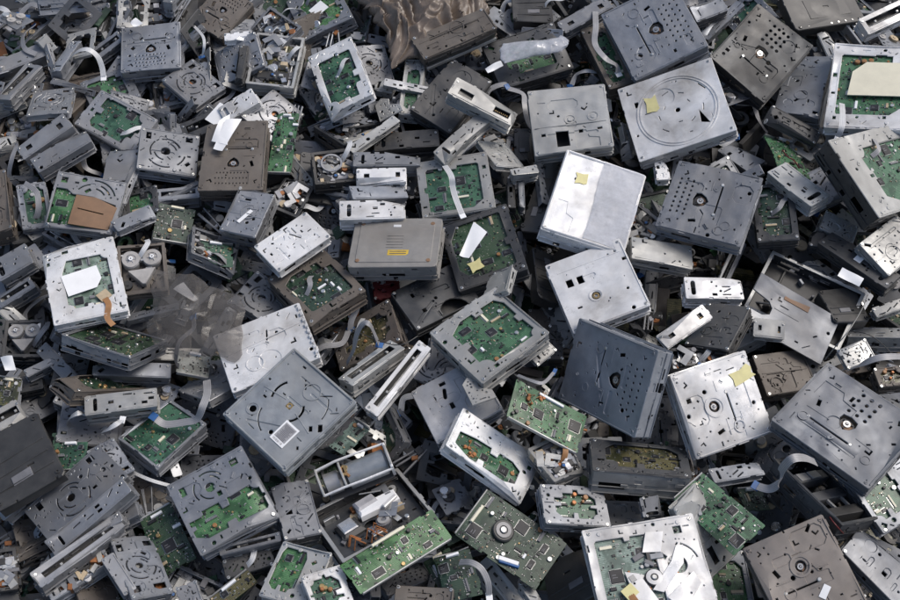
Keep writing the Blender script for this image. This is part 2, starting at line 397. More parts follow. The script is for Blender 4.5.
def walls(mb, w, h, t, m, g, inset=.0012, density=1., z0=0.):
    top = t-.0012
    for (L, M) in ((w, Matrix.Translation((0, -h/2+inset, 0)) @ Matrix.Rotation(R(90), 4, 'X')),
                   (w, Matrix.Rotation(R(180), 4, 'Z') @ Matrix.Translation((0, -h/2+inset, 0)) @ Matrix.Rotation(R(90), 4, 'X')),
                   (h, Matrix.Rotation(R(90), 4, 'Z') @ Matrix.Translation((0, -w/2+inset, 0)) @ Matrix.Rotation(R(90), 4, 'X')),
                   (h, Matrix.Rotation(R(-90), 4, 'Z') @ Matrix.Translation((0, -w/2+inset, 0)) @ Matrix.Rotation(R(90), 4, 'X'))):
        l = L-2*inset-.0016; ol = [(-l/2, z0)]
        # bottom edge with a few notches
        x = -l/2+.006
        while x < l/2-.02 and top-z0 > .01:
            if g.random() < .25*density:
                q = g.uniform(.005, .014); d = g.uniform(.15, .4)*(top-z0); ol += [(x, z0), (x, z0+d), (x+q, z0+d), (x+q, z0)]; x += q+.004
            x += g.uniform(.01, .03)
        ol += [(l/2, z0), (l/2, top), (-l/2, top)]
        c = Cut(ol); hh = top-z0
        if hh > .014:
            sk = hh*g.choice((.28, .4, .5)); sl = [(-l/2-.0004, top-sk)]; x = -l/2+.004
            while x < l/2-.016:
                if g.random() < .4: q = g.uniform(.004, .012); d = g.choice((.35, .5, -.4))*sk; sl += [(x, top-sk), (x, top-sk+d), (x+q, top-sk+d), (x+q, top-sk)]; x += q+.003
                x += g.uniform(.006, .022)
            sl += [(l/2+.0004, top-sk), (l/2+.0004, top+.0003), (-l/2-.0004, top+.0003)]; cs = Cut(sl)
            for _ in range(int(l*90)):
                u, v = g.uniform(-l/2, l/2), g.uniform(top-sk, top)
                cs.add(circ(u, v, g.uniform(.001, .0018), 8) if g.random() < .4 else rect(u, v, g.uniform(.004, .016), sk*g.uniform(.2, .45)), .0008)
            mb.sheet(sl, cs.holes(), m, M @ Matrix.Translation((0, 0, .0011)), .0009, .0003)
            for _ in range(int(l*14)):
                u = g.uniform(-l/2+.008, l/2-.008); mb.box((u, top-sk-.003, .0008), (g.uniform(.004, .012), .0035, .0016), g.choice((m, m, 'K', 'tin')), 0, .0004, M)
        for zf in ([z0+.001]+([z0+hh*g.uniform(.3, .45)] if hh > .018 else [])):
            mb.sheet([(-l/2, 0), (l/2, 0), (l/2, .0022), (l*.2, .0022), (l*.18, .0008), (-l*.1, .0008), (-l*.12, .0022), (-l/2, .0022)], [], m, M @ Matrix.Translation((0, zf, 0)) @ Matrix.Rotation(R(90), 4, 'X') @ Matrix.Scale(-1, 4, (0, 0, 1)) if False else M @ Matrix.Translation((0, zf, .0022)) @ Matrix.Rotation(R(-90), 4, 'X'), .0007, .0002)
        if hh > .012:
            for _ in range(g.randint(1, 3)): c.add(rect(g.uniform(-.4, .4)*l, z0+hh*g.uniform(.3, .5), g.uniform(.12, .3)*l, hh*g.uniform(.2, .4)), .001)
        for _ in range(int(l*150*density)):
            u, v = g.uniform(-l/2, l/2), g.uniform(z0+.003, top-.002); q = g.random()
            if q < .5: c.add(circ(u, v, g.uniform(.0011, .0021), 8))
            elif q < .75: c.add(rect(u, v, g.uniform(.004, .016), min(hh*.4, g.uniform(.003, .008))))
            elif q < .93: c.add(slot(u, v, g.uniform(.01, .028), min(hh*.3, .003), 0, 3))
            else: c.add(rect(u, v, g.uniform(.01, .025), hh*.45))
        mb.sheet(ol, c.holes(), m, M, .0009, .0003)
def clutter(mb, w, h, z, zmax, g, n=14, poly=None):
    """small loose-looking inner parts: blocks, gears, posts"""
    for _ in range(n):
        x, y = g.uniform(-w*.42, w*.42), g.uniform(-h*.42, h*.42)
        if poly and not inside((x, y), poly): continue
        t = g.random(); zz = z+(zmax-z)*g.uniform(.25, 1); m = g.choice(('K', 'grplastic', 'mould', 'tin', 'steel', 'K', 'beige', 'copper', 'Z', 'L'))
        if t < .5: mb.box((x, y, (z+zz)/2), (g.uniform(.004, .02), g.uniform(.003, .012), zz-z), m, g.choice((0, .4, 1.57, -.6)), .0006)
        elif t < .75: mb.cyl(x, y, z, zz, g.uniform(.002, .007), m, 14, .0006)
        else: gear(mb, x, y, z, z+(zz-z)*.6, g.uniform(.004, .009), m)
def gear(mb, x, y, z0, z1, r, m, n=None):
    n = n or max(10, int(r*2600)); P = []
    for i in range(n):
        a = 2*math.pi*i/n; q = math.pi/n
        for da, rr in ((-.5*q, r), (.5*q, r), (.8*q, r*.9), (1.2*q, r*.9)): P.append((x+rr*math.cos(a+da), y+rr*math.sin(a+da)))
    mb.prism(P, z0, z1, m); mb.cyl(x, y, z1-.0001, z1+.0012, r*.35, m, 12, .0004)
def flexribbon(mb, pts, wd, m, th=.0004, sub=6):
    pts = [Vector(p) for p in pts]; P = []
    for i in range(len(pts)-1):
        p0, p1, p2, p3 = pts[max(i-1, 0)], pts[i], pts[i+1], pts[min(i+2, len(pts)-1)]
        for k in range(sub):
            t = k/sub; P.append(.5*((2*p1)+(p2-p0)*t+(2*p0-5*p1+4*p2-p3)*t*t+(3*p1-p0-3*p2+p3)*t**3))
    P.append(pts[-1]); vs = []; N = len(P); nw = max(6, int(wd/.0012)); last = None
    for i, p in enumerate(P):
        t = (P[min(i+1, N-1)]-P[max(i-1, 0)]).normalized()
        u = t.cross(Vector((0, 0, 1)))
        if u.length < .25 and last is not None: u = last
        u = u.normalized()
        if last is not None and u.dot(last) < 0: u = -u
        if last is not None: u = (last*.5+u*.5).normalized()
        last = u; w = u.cross(t).normalized()
        for s in (1, -1):
            for k in range(nw+1): vs.append(p+u*wd*(k/nw-.5)+w*(th/2*s+(.00022 if (k % 2 and s > 0) else 0)))
    K2 = 2*(nw+1); fs = []
    for i in range(N-1):
        for s in (0, 1):
            for k in range(nw):
                a = i*K2+s*(nw+1)+k; f = (a, a+1, a+1+K2, a+K2); fs.append(f if s else f[::-1])
        a = i*K2; fs.append((a, a+K2, a+K2+nw+1, a+nw+1)); a += nw; fs.append((a+nw+1, a+K2+nw+1, a+K2, a))
    mb.add(vs, fs, m); k2 = mb.mi('ribbongd' if m == 'ribbong' else ('ribbonwd' if m == 'ribbonw' else m)); n0 = len(mb.M)-len(fs)
    if nw >= 6:
        for i, f in enumerate(fs):
            if i % (2*nw+1+1) < 2*nw and (i % (2*nw+2)) % 2: mb.M[n0+i] = k2
    return P
# ---- circuit board with its components (local frame, top of the laminate at z)
def pcb_part(parent, w, h, z, g, col='G', poly=None, zmax=.006, nchip=None, coil=0, name='circuit_board', cx=0, cy=0, density=1., taken=()):
    mb = MB(); ol = poly or outline(w, h, g, 3, .001)
    c = Cut(ol)
    for _ in range(4): c.add(circ(g.uniform(-w*.44, w*.44), g.uniform(-h*.44, h*.44), .0016, 8))
    mb.sheet(ol, c.holes(), col, None, .0014, .0002, z)
    used = [((q[0], q[1]), q[2]) for q in taken]
    def free(x, y, r): return all((x-a[0])**2+(y-a[1])**2 > (r+b)**2 for a, b in used) and inside((x, y), ol) and pdist((x, y), ol) > r*.8
    o = mb  # components that are surface pattern stay in the board's mesh
    area = w*h; chips = []
    if nchip is None: nchip = max(1, int(area/.0024))
    for _ in range(nchip*8):
        if len(chips) >= nchip: break
        s = g.uniform(.008, .018) if min(w, h) > .04 else g.uniform(.005, .009); x, y = g.uniform(-w*.4, w*.4), g.uniform(-h*.4, h*.4)
        if free(x, y, s*.72): used.append(((x, y), s*.72)); chips.append((x, y, s, s*g.choice((1, 1, .6))))
    ca = [(x, y, g.uniform(.004, .007), g.uniform(.002, .0055)) for x, y in [(g.uniform(-w*.45, w*.45), g.uniform(-h*.45, h*.45)) for _ in range(int(area*700*density))]]
    for x, y, r, hh in ca:
        r *= .55
        if not free(x, y, r): continue
        used.append(((x, y), r)); hh = min(hh, zmax)
        o.cyl(x, y, z, z+hh, r, g.choice(('tin', 'chip', 'tin', 'chip', 'tin', 'brass', 'chip', 'orange')), 12, .0005)
    for _ in range(int(area*1300*density)):        # connectors
        x, y = g.uniform(-w*.46, w*.46), g.uniform(-h*.46, h*.46); l = g.uniform(.007, .02); a = g.choice((0, 1.5708))
        if not free(x, y, l*.42): continue
        used.append(((x, y), l*.42)); m = g.choice(('cream', 'white', 'chip', 'beige', 'chip', 'grplastic'))
        o.box((x, y, z+min(.0025, zmax)/2), (l, g.uniform(.0028, .0045), min(.0025, zmax)), m, a, .0004)
        for k in range(int(l/.0018)): p = rot2((-l/2+.001+k*.0018, .0029), a); o.box((x+p[0], y+p[1], z+.0003), (.0008, .002, .0006), 'tin', a)
    n = int(area*19000*density)
    for _ in range(n):
        x, y = g.uniform(-w*.48, w*.48), g.uniform(-h*.48, h*.48); s = g.uniform(.0011, .0032)
        if not free(x, y, s*.5): continue
        used.append(((x, y), s*.55)); t = g.random(); a = g.choice((0, 1.5708))
        if t < .5: o.box((x, y, z+.0004), (s, s*.55, .0009), g.choice(('beige', 'chip', 'wheel', 'grplastic', 'chip')), a); o.box((x, y, z+.0003), (s*1.35, s*.5, .0007), 'tin', a)
        elif t < .7: o.box((x, y, z+.0006), (s*1.6, s, .0012), 'chip', a, .0002)
        elif t < .93: o.box((x, y, z+.0005), (s*.8, s*.5, .001), g.choice(('grplastic', 'chip', 'brownboard')), a)
        else: o.cyl(x, y, z, z+.0016, s*.5, g.choice(('tin', 'beige', 'brass')), 10, .0003)
    if coil:
        x, y = (-w*.2, h*.25)
        for k in range(7):
            xx, yy = x+g.uniform(-.012, .012), y+g.uniform(-.012, .012); o.cyl(xx, yy, z, z+g.uniform(.002, .005), g.uniform(.002, .0035), 'copper', 10, .0006)
            o.tube([(xx, yy, z+.003), (xx+g.uniform(-.008, .008), yy+g.uniform(-.008, .008), z+.005), (xx+g.uniform(-.014, .014), yy+g.uniform(-.014, .014), z+.001)], .0006, 'orange', 5)
    ob = mb.obj(name, parent)
    for x, y, sx, sy in chips[:7]:
        m2 = MB(); m2.box((x, y, z+.0012), (sx, sy, .0018), 'chip', 0, .0003)
        k = int(sx/.0014)
        for i in range(k):
            for s in (-1, 1): m2.box((x-sx/2+.0007+i*.0014, y+s*(sy/2+.0006), z+.0003), (.0007, .0014, .0006), 'tin')
        k = int(sy/.0014)
        for i in range(k):
            for s in (-1, 1): m2.box((x+s*(sx/2+.0006), y-sy/2+.0007+i*.0014, z+.0003), (.0014, .0007, .0006), 'tin')
        m2.box((x-sx*.2, y+sy*.1, z+.00215), (sx*.3, sy*.06, .00008), 'grplastic'); m2.box((x-sx*.15, y-sy*.1, z+.00215), (sx*.4, sy*.06, .00008), 'grplastic')
        m2.obj('chip', ob)
    for x, y, sx, sy in chips[4:]:
        pass
    return ob
def opening(w, h, g, mg=None):
    """large irregular window cut into a chassis plate"""
    l, r, b, t = mg or [g.uniform(.07, .2) for _ in range(4)]
    x0, x1, y0, y1 = -w/2+l*w, w/2-r*w, -h/2+b*h, h/2-t*h; W_, H_ = x1-x0, y1-y0; P = []
    cs = [(x0, y0, 1, 1), (x1, y0, -1, 1), (x1, y1, -1, -1), (x0, y1, 1, -1)]
    for i, (x, y, sx, sy) in enumerate(cs):
        k = g.choice(('ch', 'st', 'ar', 'ch', 'sm')); a, b_ = g.uniform(.1, .26)*W_, g.uniform(.1, .26)*H_
        if k == 'ch': q = [(x, y+sy*b_), (x+sx*a, y)]
        elif k == 'st': q = [(x, y+sy*b_), (x+sx*a*.8, y+sy*b_), (x+sx*a, y+sy*b_*.8), (x+sx*a, y)]
        elif k == 'ar':
            rr = min(a, b_); q = [(x+sx*rr*math.cos(t_), y+sy*rr*math.sin(t_)) for t_ in [math.pi/2*(1-j/6) for j in range(7)]]
        else: q = [(x, y+sy*.003), (x+sx*.003, y)]
        if i % 2 == 1: q = q[::-1]
        P += q
        # tongue or bite half-way along the next edge
        if g.random() < .6:
            nx, ny = cs[(i+1) % 4][:2]; f0 = g.uniform(.42, .5); L = Vector((nx-x, ny-y)); d = L.normalized(); n = Vector((-d[1], d[0]))*g.uniform(.004, .011)*g.choice((1, 1, -.5))
            wd = g.uniform(.05, .09); p0 = Vector((x, y))+L*(f0-wd); p1 = Vector((x, y))+L*(f0+wd)
            P += [tuple(p0), tuple(p0+n+d*.001), tuple(p1+n-d*.001), tuple(p1)]
    return P
def sticker(parent, spec, w, h, z, g):
    col, u, v, sw, sh, a = spec; mb = MB(); x, y = u*w/2, v*h/2; m = {'white2': 'white', 'print': 'white'}.get(col, col)
    xf = Matrix.Translation((x, y, z)) @ Matrix.Rotation(R(a), 4, 'Z')
    P = rect(0, 0, sw, sh)
    if col == 'yellow': P = [(x_*sw*g.uniform(.42, .58), y_*sh*g.uniform(.42, .58)) for x_, y_ in ((-1, -1), (-.3, -.9), (.4, -1), (1, -.8), (.85, 0), (1, 1), (.2, .85), (-1, 1), (-.85, .2))]
    if col == 'white2': P = [(-sw/2, -sh/2), (sw*.3, -sh/2), (sw/2, -sh*.15), (sw/2, sh/2), (-sw/2, sh/2)]
    mb.sheet(P, [], m, xf, .0004, .0001, .0004)
    if col == 'print':
        mb.sheet(rect(0, sh*.05, sw*.8, sh*.72), [], 'ribbong', xf, .0003, .00005, .0006)
        for k in range(13): mb.box((0, -sh*.27+k*sh*.05, .00075), (sw*g.uniform(.4, .7), sh*.018, .00012), 'ink', 0, 0, xf)
        for k in range(16): mb.box((-sw*.36+k*sw*.045, -sh*.4, .00055), (sw*g.uniform(.008, .025), sh*.1, .00012), 'ink', 0, 0, xf)
    if col == 'ylab':
        for k in range(2): mb.box((0, -sh*.2+k*sh*.4, .0005), (sw*.8, sh*.14, .0001), 'ink', 0, 0, xf)
    mb.obj('tape' if col == 'yellow' else ('label_sticker' if col != 'white2' else 'blank_sticker'), parent)
def plate_with(mb, w, h, z, m, g, cut, ol, th=.001, n=3): mb.sheet(ol, cut.holes(), m, None, th, .0009, z, presses(g, w, h, ol, n))
def tabs(mb, c, w, h, z, m, g, n):
    """small lugs bent up out of the sheet, and flat riveted lugs"""
    for _ in range(n):
        x, y, a = g.uniform(-.4, .4)*w, g.uniform(-.42, .42)*h, g.choice((0, 1.57, .8))
        if any(pdist((x, y), p) < .006 or inside((x, y), p) for p in c.holes()): continue
        l = g.uniform(.004, .010)
        if g.random() < .5: mb.box((x, y, z+.0012), (l, .0008, .0026), m, a, .0003); mb.sheet(rect(x, y, l, .005, a), [], m, None, .0007, .0003, z+.0007)
        else: mb.sheet(slot(x, y, l+.004, .005, a), [circ(x, y, .0012, 8)], m, None, .0008, .0003, z+.0010)
def body_part(t, w, h, th, m, g, floor=True, density=1.):
    mb = MB(); walls(mb, w, h, th, m, g, density=density)
    if floor: mb.sheet(rect(0, 0, w-.006, h-.006), [], 'D', None, .001, .0002, .0016)
    return mb.obj('casing', t)
def P_(t, w, h, th, m, g, o):
    body_part(t, w, h, th, o.get('side', m), g)
    ol = outline(w, h, g, 4); c = Cut(ol); n, k = o.get('grid', (0, 0)); q = MB()
    gm = .0033 if o.get('bigh') else .0026; px = w*.48/max(k-1, 1) if k > 4 else w*.085; py = h*.075 if not o.get('bigh') else h*.085
    y0 = h*.40; gx = 0 if k > 4 else .02*w
    if not o.get('Q'):
        for i in range(n):
            for j in range(k): c.add(circ((j-(k-1)/2)*px+gx+(i % 2)*px*.25*(k > 4), y0-i*py, min(gm, px*.34, py*.34), 10), .0003)
    ky = y0-n*py-.07*h if not o.get('Q') else .1*h
    ky = max(ky, -.05*h); s = min(w, h)*.165
    if o.get('Q'):
        q.ring(0, ky, th-.0002, th+.0012, s*.62, s*.78, m, 22); c.add(circ(0, ky, s*.45, 16)); s2 = s*.45
    else: c.add(shield(0, ky, s*1.1)); s2 = s*.5
    sy = ky-.20*h; sx = g.choice((-.08, .06))*w; c.add(slot(sx, sy, w*.40, .0038, 0, 5))
    for e in (-1, 1): dimple(q, sx+e*w*.215, sy+.001, .0026, 'tin', th, .0008)
    crease(q, -w*.36, ky-.09*h, -s, ky-.09*h, m, th); crease(q, s, ky-.09*h, w*.3, ky-.09*h, m, th)
    for e in range(2):
        x, y = g.choice((-1, 1))*w*g.uniform(.2, .36), -h*g.uniform(.12, .38); emb_ring(q, x, y, g.uniform(.005, .009), m, th)
    c.add(rect(-w*.3, ky+.02*h, .006, .012, .3)); c.add(lshape(w*.34, y0-.03*h, .008, .5)); c.add(lshape(-w*.38, y0-.02*h, .007, 2))
    for x in (-.44, .44):
        for y in (-.43, .0, .43): c.add(circ(x*w, y*h, .0014, 8))
    c.rnd(g, 20 if not o.get('Q') else 34, w, h); tabs(q, c, w, h, th, m, g, 5)
    q2 = MB(); plate_with(q2, w, h, th, m, g, c, ol); q2.names, = (q2.names,)
    off = len(q2.V); q2.V += q.V; ms = [q2.mi(x) for x in q.names]; q2.F += [tuple(i+off for i in f) for f in q.F]; q2.M += [ms[i] for i in q.M]
    for e in (-1, 1): crease(q2, e*w*.488, -h*.46, e*w*.488, h*.46, m, th, .0018, .0016)
    for x in (-.45, .45):
        for y in (-.46, .46): screw(q2, x*w, y*h, th, m)
    q2.obj('top_plate', t)
    sp = MB(); z = th-.0035; sp.cyl(0, ky, .002, z-.002, s2*1.1, 'K', 22, .001); sp.cyl(s2*.1, ky-s2*.1, .002, z-.001, s2*.75, 'brownboard', 22, .001); sp.ring(0, ky, z-.001, z+.001, s2*.25, s2*.5, 'tin', 18); sp.cyl(0, ky, z-.001, z+.0022, s2*.16, 'steel', 12, .0004)
    for k in range(3): a = k*2.094+.4; sp.box((math.cos(a)*s2*.62, ky+math.sin(a)*s2*.62, z+.0004), (s2*.5, s2*.2, .0012), 'chip', a, .0003)
    sp.obj('spindle', t)
def join(dst, src):
    off = len(dst.V); dst.V += src.V; ms = [dst.mi(x) for x in src.names]; dst.F += [tuple(i+off for i in f) for f in src.F]; dst.M += [ms[i] for i in src.M]
def F_(t, w, h, th, m, g, o):
    hole = o.get('hole', 'big'); pc = o.get('pc', 'G'); ol = outline(w, h, g, 5); c = Cut(ol); q = MB()
    body_part(t, w, h, th, o.get('side', m), g)
    big = None; zb = th-.0045; zc = .0032
    if hole == 'big': big = opening(w, h, g)
    elif hole == 'chip': big = opening(w, h, g, (.16, .07, .12, .12)); pc = 'G'
    elif hole == 'full': big = rect(0, 0, w-.008, h-.008); zb = th-.003
    elif hole == 'half': big = opening(w, h, g, (.06, .42, .16, .07))
    elif hole == 'slots2': big = opening(w, h, g, (.04, .04, .14, .50))
    elif hole == 'stick': big = opening(w, h, g, (.22, .13, .16, .2)); pc = 'PG'
    elif hole == 'cream': big = opening(w, h, g, (.1, .05, .16, .12))
    elif hole == 'mech': big = opening(w, h, g, (.07, .42, .1, .13)); pc = 'PG'
    elif hole == 'brown': big = [(-w*.47, -h*.43), (w*.44, -h*.43), (w*.44, h*.05), (w*.1, h*.12), (-w*.2, h*.12), (-w*.3, h*.2), (-w*.47, h*.2)]
    elif hole == 'slots': big = None
    if big: c.add(big, .0008)
    if hole in ('slots', 'slots2', 'mech'):
        cy = h*.22 if hole == 'slots2' else (0 if hole == 'slots' else h*.02); cx = -w*.05 if hole != 'mech' else w*.25
        r = min(w, h)*(.2 if hole == 'slots2' else .3)
        for rr, a0, a1 in ((r, .4, 1.9), (r, 2.4, 3.6), (r*1.28, 3.8, 5.0), (r*.72, .2, 1.2), (r*.72, 3.3, 4.6), (r*1.3, 5.4, 6.1)): c.add(arcslot(cx, cy, rr, a0, a1, .0032))
        c.add(circ(cx, cy, r*.33, 18)); c.add(rect(w*.33, h*.36, .012, .011)); c.add(rect(-w*.36, h*.33, .009, .014))
        if hole == 'slots': c.add(rect(-w*.3, -h*.35, w*.2, h*.12)); c.add(rect(w*.25, -h*.36, w*.3, h*.1))
    if hole == 'brown':
        for rr, a0, a1 in ((h*.3, .5, 1.3), (h*.3, 1.6, 2.6), (h*.38, .4, 1.7), (h*.22, .6, 1.5)): c.add(arcslot(w*.08, h*.06, rr, a0, a1, .0035))
        c.add(rect(-w*.38, h*.36, .011, .011)); c.add(circ(-w*.1, h*.42, .005, 14))
    c.rnd(g, 30, w, h); tabs(q, c, w, h, th, m, g, 6)
    plate_with(q, w, h, th, m, g, c, ol, .0014, 3 if hole in ('slots', 'slots2') else 0)
    for x, y in ((-.45, -.46), (.45, -.45), (.46, .45), (-.45, .45)): screw(q, x*w, y*h, th)
    # raised stiffening rim along the plate's edge
    for sx, sy, ex, ey in ((-.47, -.485, .47, -.485), (-.47, .485, .47, .485)): crease(q, sx*w, sy*h, ex*w, ey*h, m, th, .0016, .0009)
    for _ in range(3):
        x, y = g.uniform(-.4, .4)*w, g.choice((-1, 1))*h*.43
        if not any(inside((x, y), p) for p in c.holes()): dimple(q, x, y, .0032, m, th)
    q.obj('frame_plate', t)
    nchip = o.get('chips')
    if hole == 'slots':
        mb = MB(); mb.sheet(rect(0, 0, w-.008, h-.008), [], 'D', None, .001, .0002, th*.4); clutter(mb, w, h, th*.4, th-.003, g, 30); mb.obj('inner_works', t)
    else:
        P = None
        if big and hole != 'full':
            cx = sum(p[0] for p in big)/len(big); cy = sum(p[1] for p in big)/len(big)
        pcb_part(t, w-.009, h-.009, zb, g, pc, None, zc, nchip, o.get('coil', 0))
    if hole == 'cream':
        mb = MB(); P = [(-w*.27, -h*.12), (w*.47, -h*.12), (w*.47, h*.28), (-w*.08, h*.28), (-w*.24, h*.16)]
        mb.sheet(P, [], 'cream', None, .0015, .0003, th+.0032); mb.obj('cream_panel', t)
        mb = MB()
        for k in range(3): mb.cyl(-w*.2+k*.011, h*.30+k*.002, zb, th+.001, .0045, 'orange', 14, .001)
        for k in range(4): mb.cyl(-w*.12+k*.006, h*.25, zb, th+.001, .0024, 'white', 10, .001)
        mb.obj('capacitor_bank', t)
    if hole == 'brown':
        mb = MB(); P = [(-w*.14, -h*.44), (w*.43, -h*.44), (w*.46, h*.0), (w*.15, h*.10), (-w*.14, h*.10)]
        mb.sheet(P, [rect(w*.12, -h*.16, w*.38, .0022, -.06)], 'brownboard', None, .0016, .0003, th+.0016); mb.obj('brown_board', t)
    if hole == 'mech':
        mb = MB(); x, y = w*.02, -h*.08; mb.cyl(x, y, zb, th+.001, .012, 'K', 28, .001); mb.ring(x, y, th, th+.002, .005, .0105, 'W', 26); mb.cyl(x, y, th, th+.003, .0035, 'tin', 16, .0008)
        mb.obj('spindle', t)
        mb = MB(); mb.sheet([(-.004, h*.18), (.02, h*.16), (.03, h*.36), (.006, h*.38)], [], 'W', None, .001, .0004, th+.0015)
        clutter(mb, w*.5, h*.4, zb, th+.002, g, 16)
        for P, dz in (([(-.02, -.2), (.06, -.24), (.3, .02), (.34, .2), (.28, .2), (.2, .05)], .002), ([(-.22, .02), (-.1, -.02), (.0, -.3), (-.06, -.42), (-.18, -.3)], .0012), ([(.08, -.3), (.2, -.44), (.4, -.2), (.36, -.08)], .0028), ([(-.4, -.3), (-.3, -.26), (-.24, -.42), (-.38, -.44)], .001)):
            P = [(a*w, b*h) for a, b in P]; c3 = Cut(P if True else P); [c3.add(circ(g.uniform(-.4, .4)*w, g.uniform(-.4, .3)*h, .002, 8)) for _ in range(14)]; mb.sheet(P, c3.holes(), 'W', None, .001, .0005, th+dz)
        mb.obj('head_carriage', t)
    if o.get('flex') or hole in ('stick',):
        mb = MB(); x, y = (-w*.22, -h*.18) if hole == 'mech' else (w*.22, -h*.25)
        mb.sheet(rect(x, y, .018, .016, .5), [], 'yellow' if hole == 'mech' else 'beige', None, .0006, .0002, th+.0015)
        flexribbon(mb, [(x, y-.004, th+.001), (x+.004, y-.02, th+.003), (x-.002, y-.04, th-.001), (x+.004, y-.055, th-.003)], .009, 'orange'); mb.obj('flex_cable', t)
    if g.random() < .45 and hole == 'big':
        mb = MB(); x = g.uniform(-.25, .25)*w; y = g.uniform(-.25, .25)*h; k = g.choice((0, 1))
        if k: flexribbon(mb, [(x, y, zb+.001), (x+.012, y+.004, th+.006), (x+.02, y+.02, th+.003), (x+.028, y+.03, zb+.001)], .008, g.choice(('ribbonw', 'ribbong')))
        else:
            for _ in range(4): mb.cyl(x+g.uniform(-.01, .01), y+g.uniform(-.01, .01), zb, th+.0005, g.uniform(.002, .004), g.choice(('copper', 'orange', 'brass')), 12, .0008)
        mb.obj('ribbon_cable' if k else 'coil', t)
def C_(t, w, h, th, m, g, o):
    lay = o.get('lay', ''); m = o.get('col') and {'R': 'R', 'W': 'white'}[o['col']] or m
    if m == 'K': return Kp_(t, w, h, th, m, g, o)
    q = MB(); n = 5 if lay in ('q', 'q2', '') else 2
    if lay == 'notch': ol = [(-w/2, -h/2), (w/2, -h/2), (w/2, h/2), (-w/2, h/2), (-w/2, h*.18), (-w*.28, h*.12), (-w*.22, h*.02), (-w*.22, -h*.12), (-w*.3, -h*.2), (-w/2, -h*.2)]
    elif o.get('cut') == 'tri': ol = [(-w/2, -h/2), (w/2, -h/2), (w*.48, -h*.2), (w*.05, h*.05), (w*.1, h*.3), (-w*.2, h/2), (-w/2, h*.3)]
    elif lay == 'bighole': ol = [(-w/2, -h/2), (-w*.1, -h/2)]+[(w*.12+w*.22*math.cos(a), -h/2+h*.32*math.sin(a)) for a in [math.pi-math.pi*i/9 for i in range(10)]]+[(w/2, -h/2), (w/2, h/2), (-w*.4, h/2), (-w/2, h*.3)]
    elif lay == 'lid':
        ol = []
        for cx, cy, a0 in ((w/2-.009, -h/2+.009, -90), (w/2-.009, h/2-.009, 0), (-w/2+.009, h/2-.009, 90), (-w/2+.009, -h/2+.009, 180)):
            for i in range(5): a = R(a0+90*i/4); ol.append((cx+.009*math.cos(a), cy+.009*math.sin(a)))
    else: ol = outline(w, h, g, n)
    c = Cut(ol)
    if lay not in ('notch',) and o.get('cut') != 'tri': body_part(t, w, h, th, o.get('side', m), g)
    z = th
    if lay == 'sq':
        c.add(rect(-w*.12, -h*.3, w*.17, h*.24)); crease(q, -w*.46, -h*.1, w*.46, -h*.1, m, z); c.add(rect(-w*.36, -h*.22, .008, .006)); c.add(rect(w*.12, -h*.2, .008, .006)); c.add(rect(w*.36, -h*.2, .009, .005))
        for x in (.0, .3): emb_ring(q, w*x, 0, .0085, m, z); dimple(q, w*x, 0, .0045, m, z)
        c.rnd(g, 8, w, h)
    elif lay == 'disc':
        r = min(w, h)*.44
        for rr in (r, r*.93): emb_ring(q, w*.02, -h*.02, rr, m, z, .0012, .002, 60)
        for k in range(9): a = k*.7+.3; c.add(arcslot(w*.02, -h*.02, r*(.35+.14*(k % 3)), a, a+.32, .0028, 5))
        c.add(circ(w*.02, -h*.02, .005)); c.add([(w*.22, -h*.1), (w*.29, -h*.3), (w*.2, -h*.26)]); c.add(slot(w*.32, h*.18, .018, .0035, -1)); c.rnd(g, 10, w, h)
    elif lay == 'lid':
        ol2 = [(x*.86, y*.84) for x, y in ol]; q.prism(ol2, z-.0003, z+.0012, m, .001)
        c2 = [(x, y) for x, y in ((-.4, .38), (.4, .38), (.4, -.38), (-.4, -.38), (0, .4))]
        for x, y in c2[:4]: q.cyl(x*w, y*h, z+.0008, z+.0016, .0035, 'brownboard', 14, .0004)
        for k in range(5): q.box((0, h*.12-k*.006, z+.0014), (.026, .0012, .0005), m, 0, .0003)
        q.box((0, h*.33, z+.0013), (.012, .005, .0004), 'ribbonw')
    elif lay == 'film':
        for e in (-1, 1): crease(q, e*w*.482, -h*.48, e*w*.482, h*.48, m, z, .0035, .0034); crease(q, -w*.48, e*h*.482, w*.48, e*h*.482, m, z, .0035, .0034)
        crease(q, w*.08, h*.47, w*.02, -h*.47, m, z, .004, .0016); c.rnd(g, 4, w, h)
    elif lay == 'hub':
        c.add(rect(-w*.30, h*.15, .011, .014)); c.add(rect(-w*.16, h*.15, .011, .014)); c.add(circ(-w*.06, -h*.12, .0075, 20)); emb_ring(q, -w*.06, -h*.12, .0098, m, z)
        crease(q, -w*.40, h*.33, w*.44, h*.33, m, z); c.add(circ(w*.28, h*.34, .0028)); c.add(circ(w*.38, h*.36, .003)); c.add(circ(w*.34, -h*.18, .003)); c.add(rect(-w*.3, -h*.2, .008, .004)); c.rnd(g, 8, w, h)
    elif lay == 'two': c.add(slot(-w*.25, h*.2, .004, .012, 0)); c.add(slot(-w*.1, h*.2, .018, .007, 1.2)); c.add(circ(w*.2, h*.1, .003)); c.rnd(g, 6, w, h)
    elif lay == 'curves':
        c.add(arcslot(-w*.05, h*.08, .03, 2.6, 3.7, .0048)); c.add(arcslot(w*.0, 0, .02, -.8, .9, .0048)); c.add(slot(-w*.2, h*.18, .026, .0042, -.2)); c.add(rect(-w*.02, h*.02, .010, .010)); c.add(circ(-w*.3, -h*.25, .006, 16))
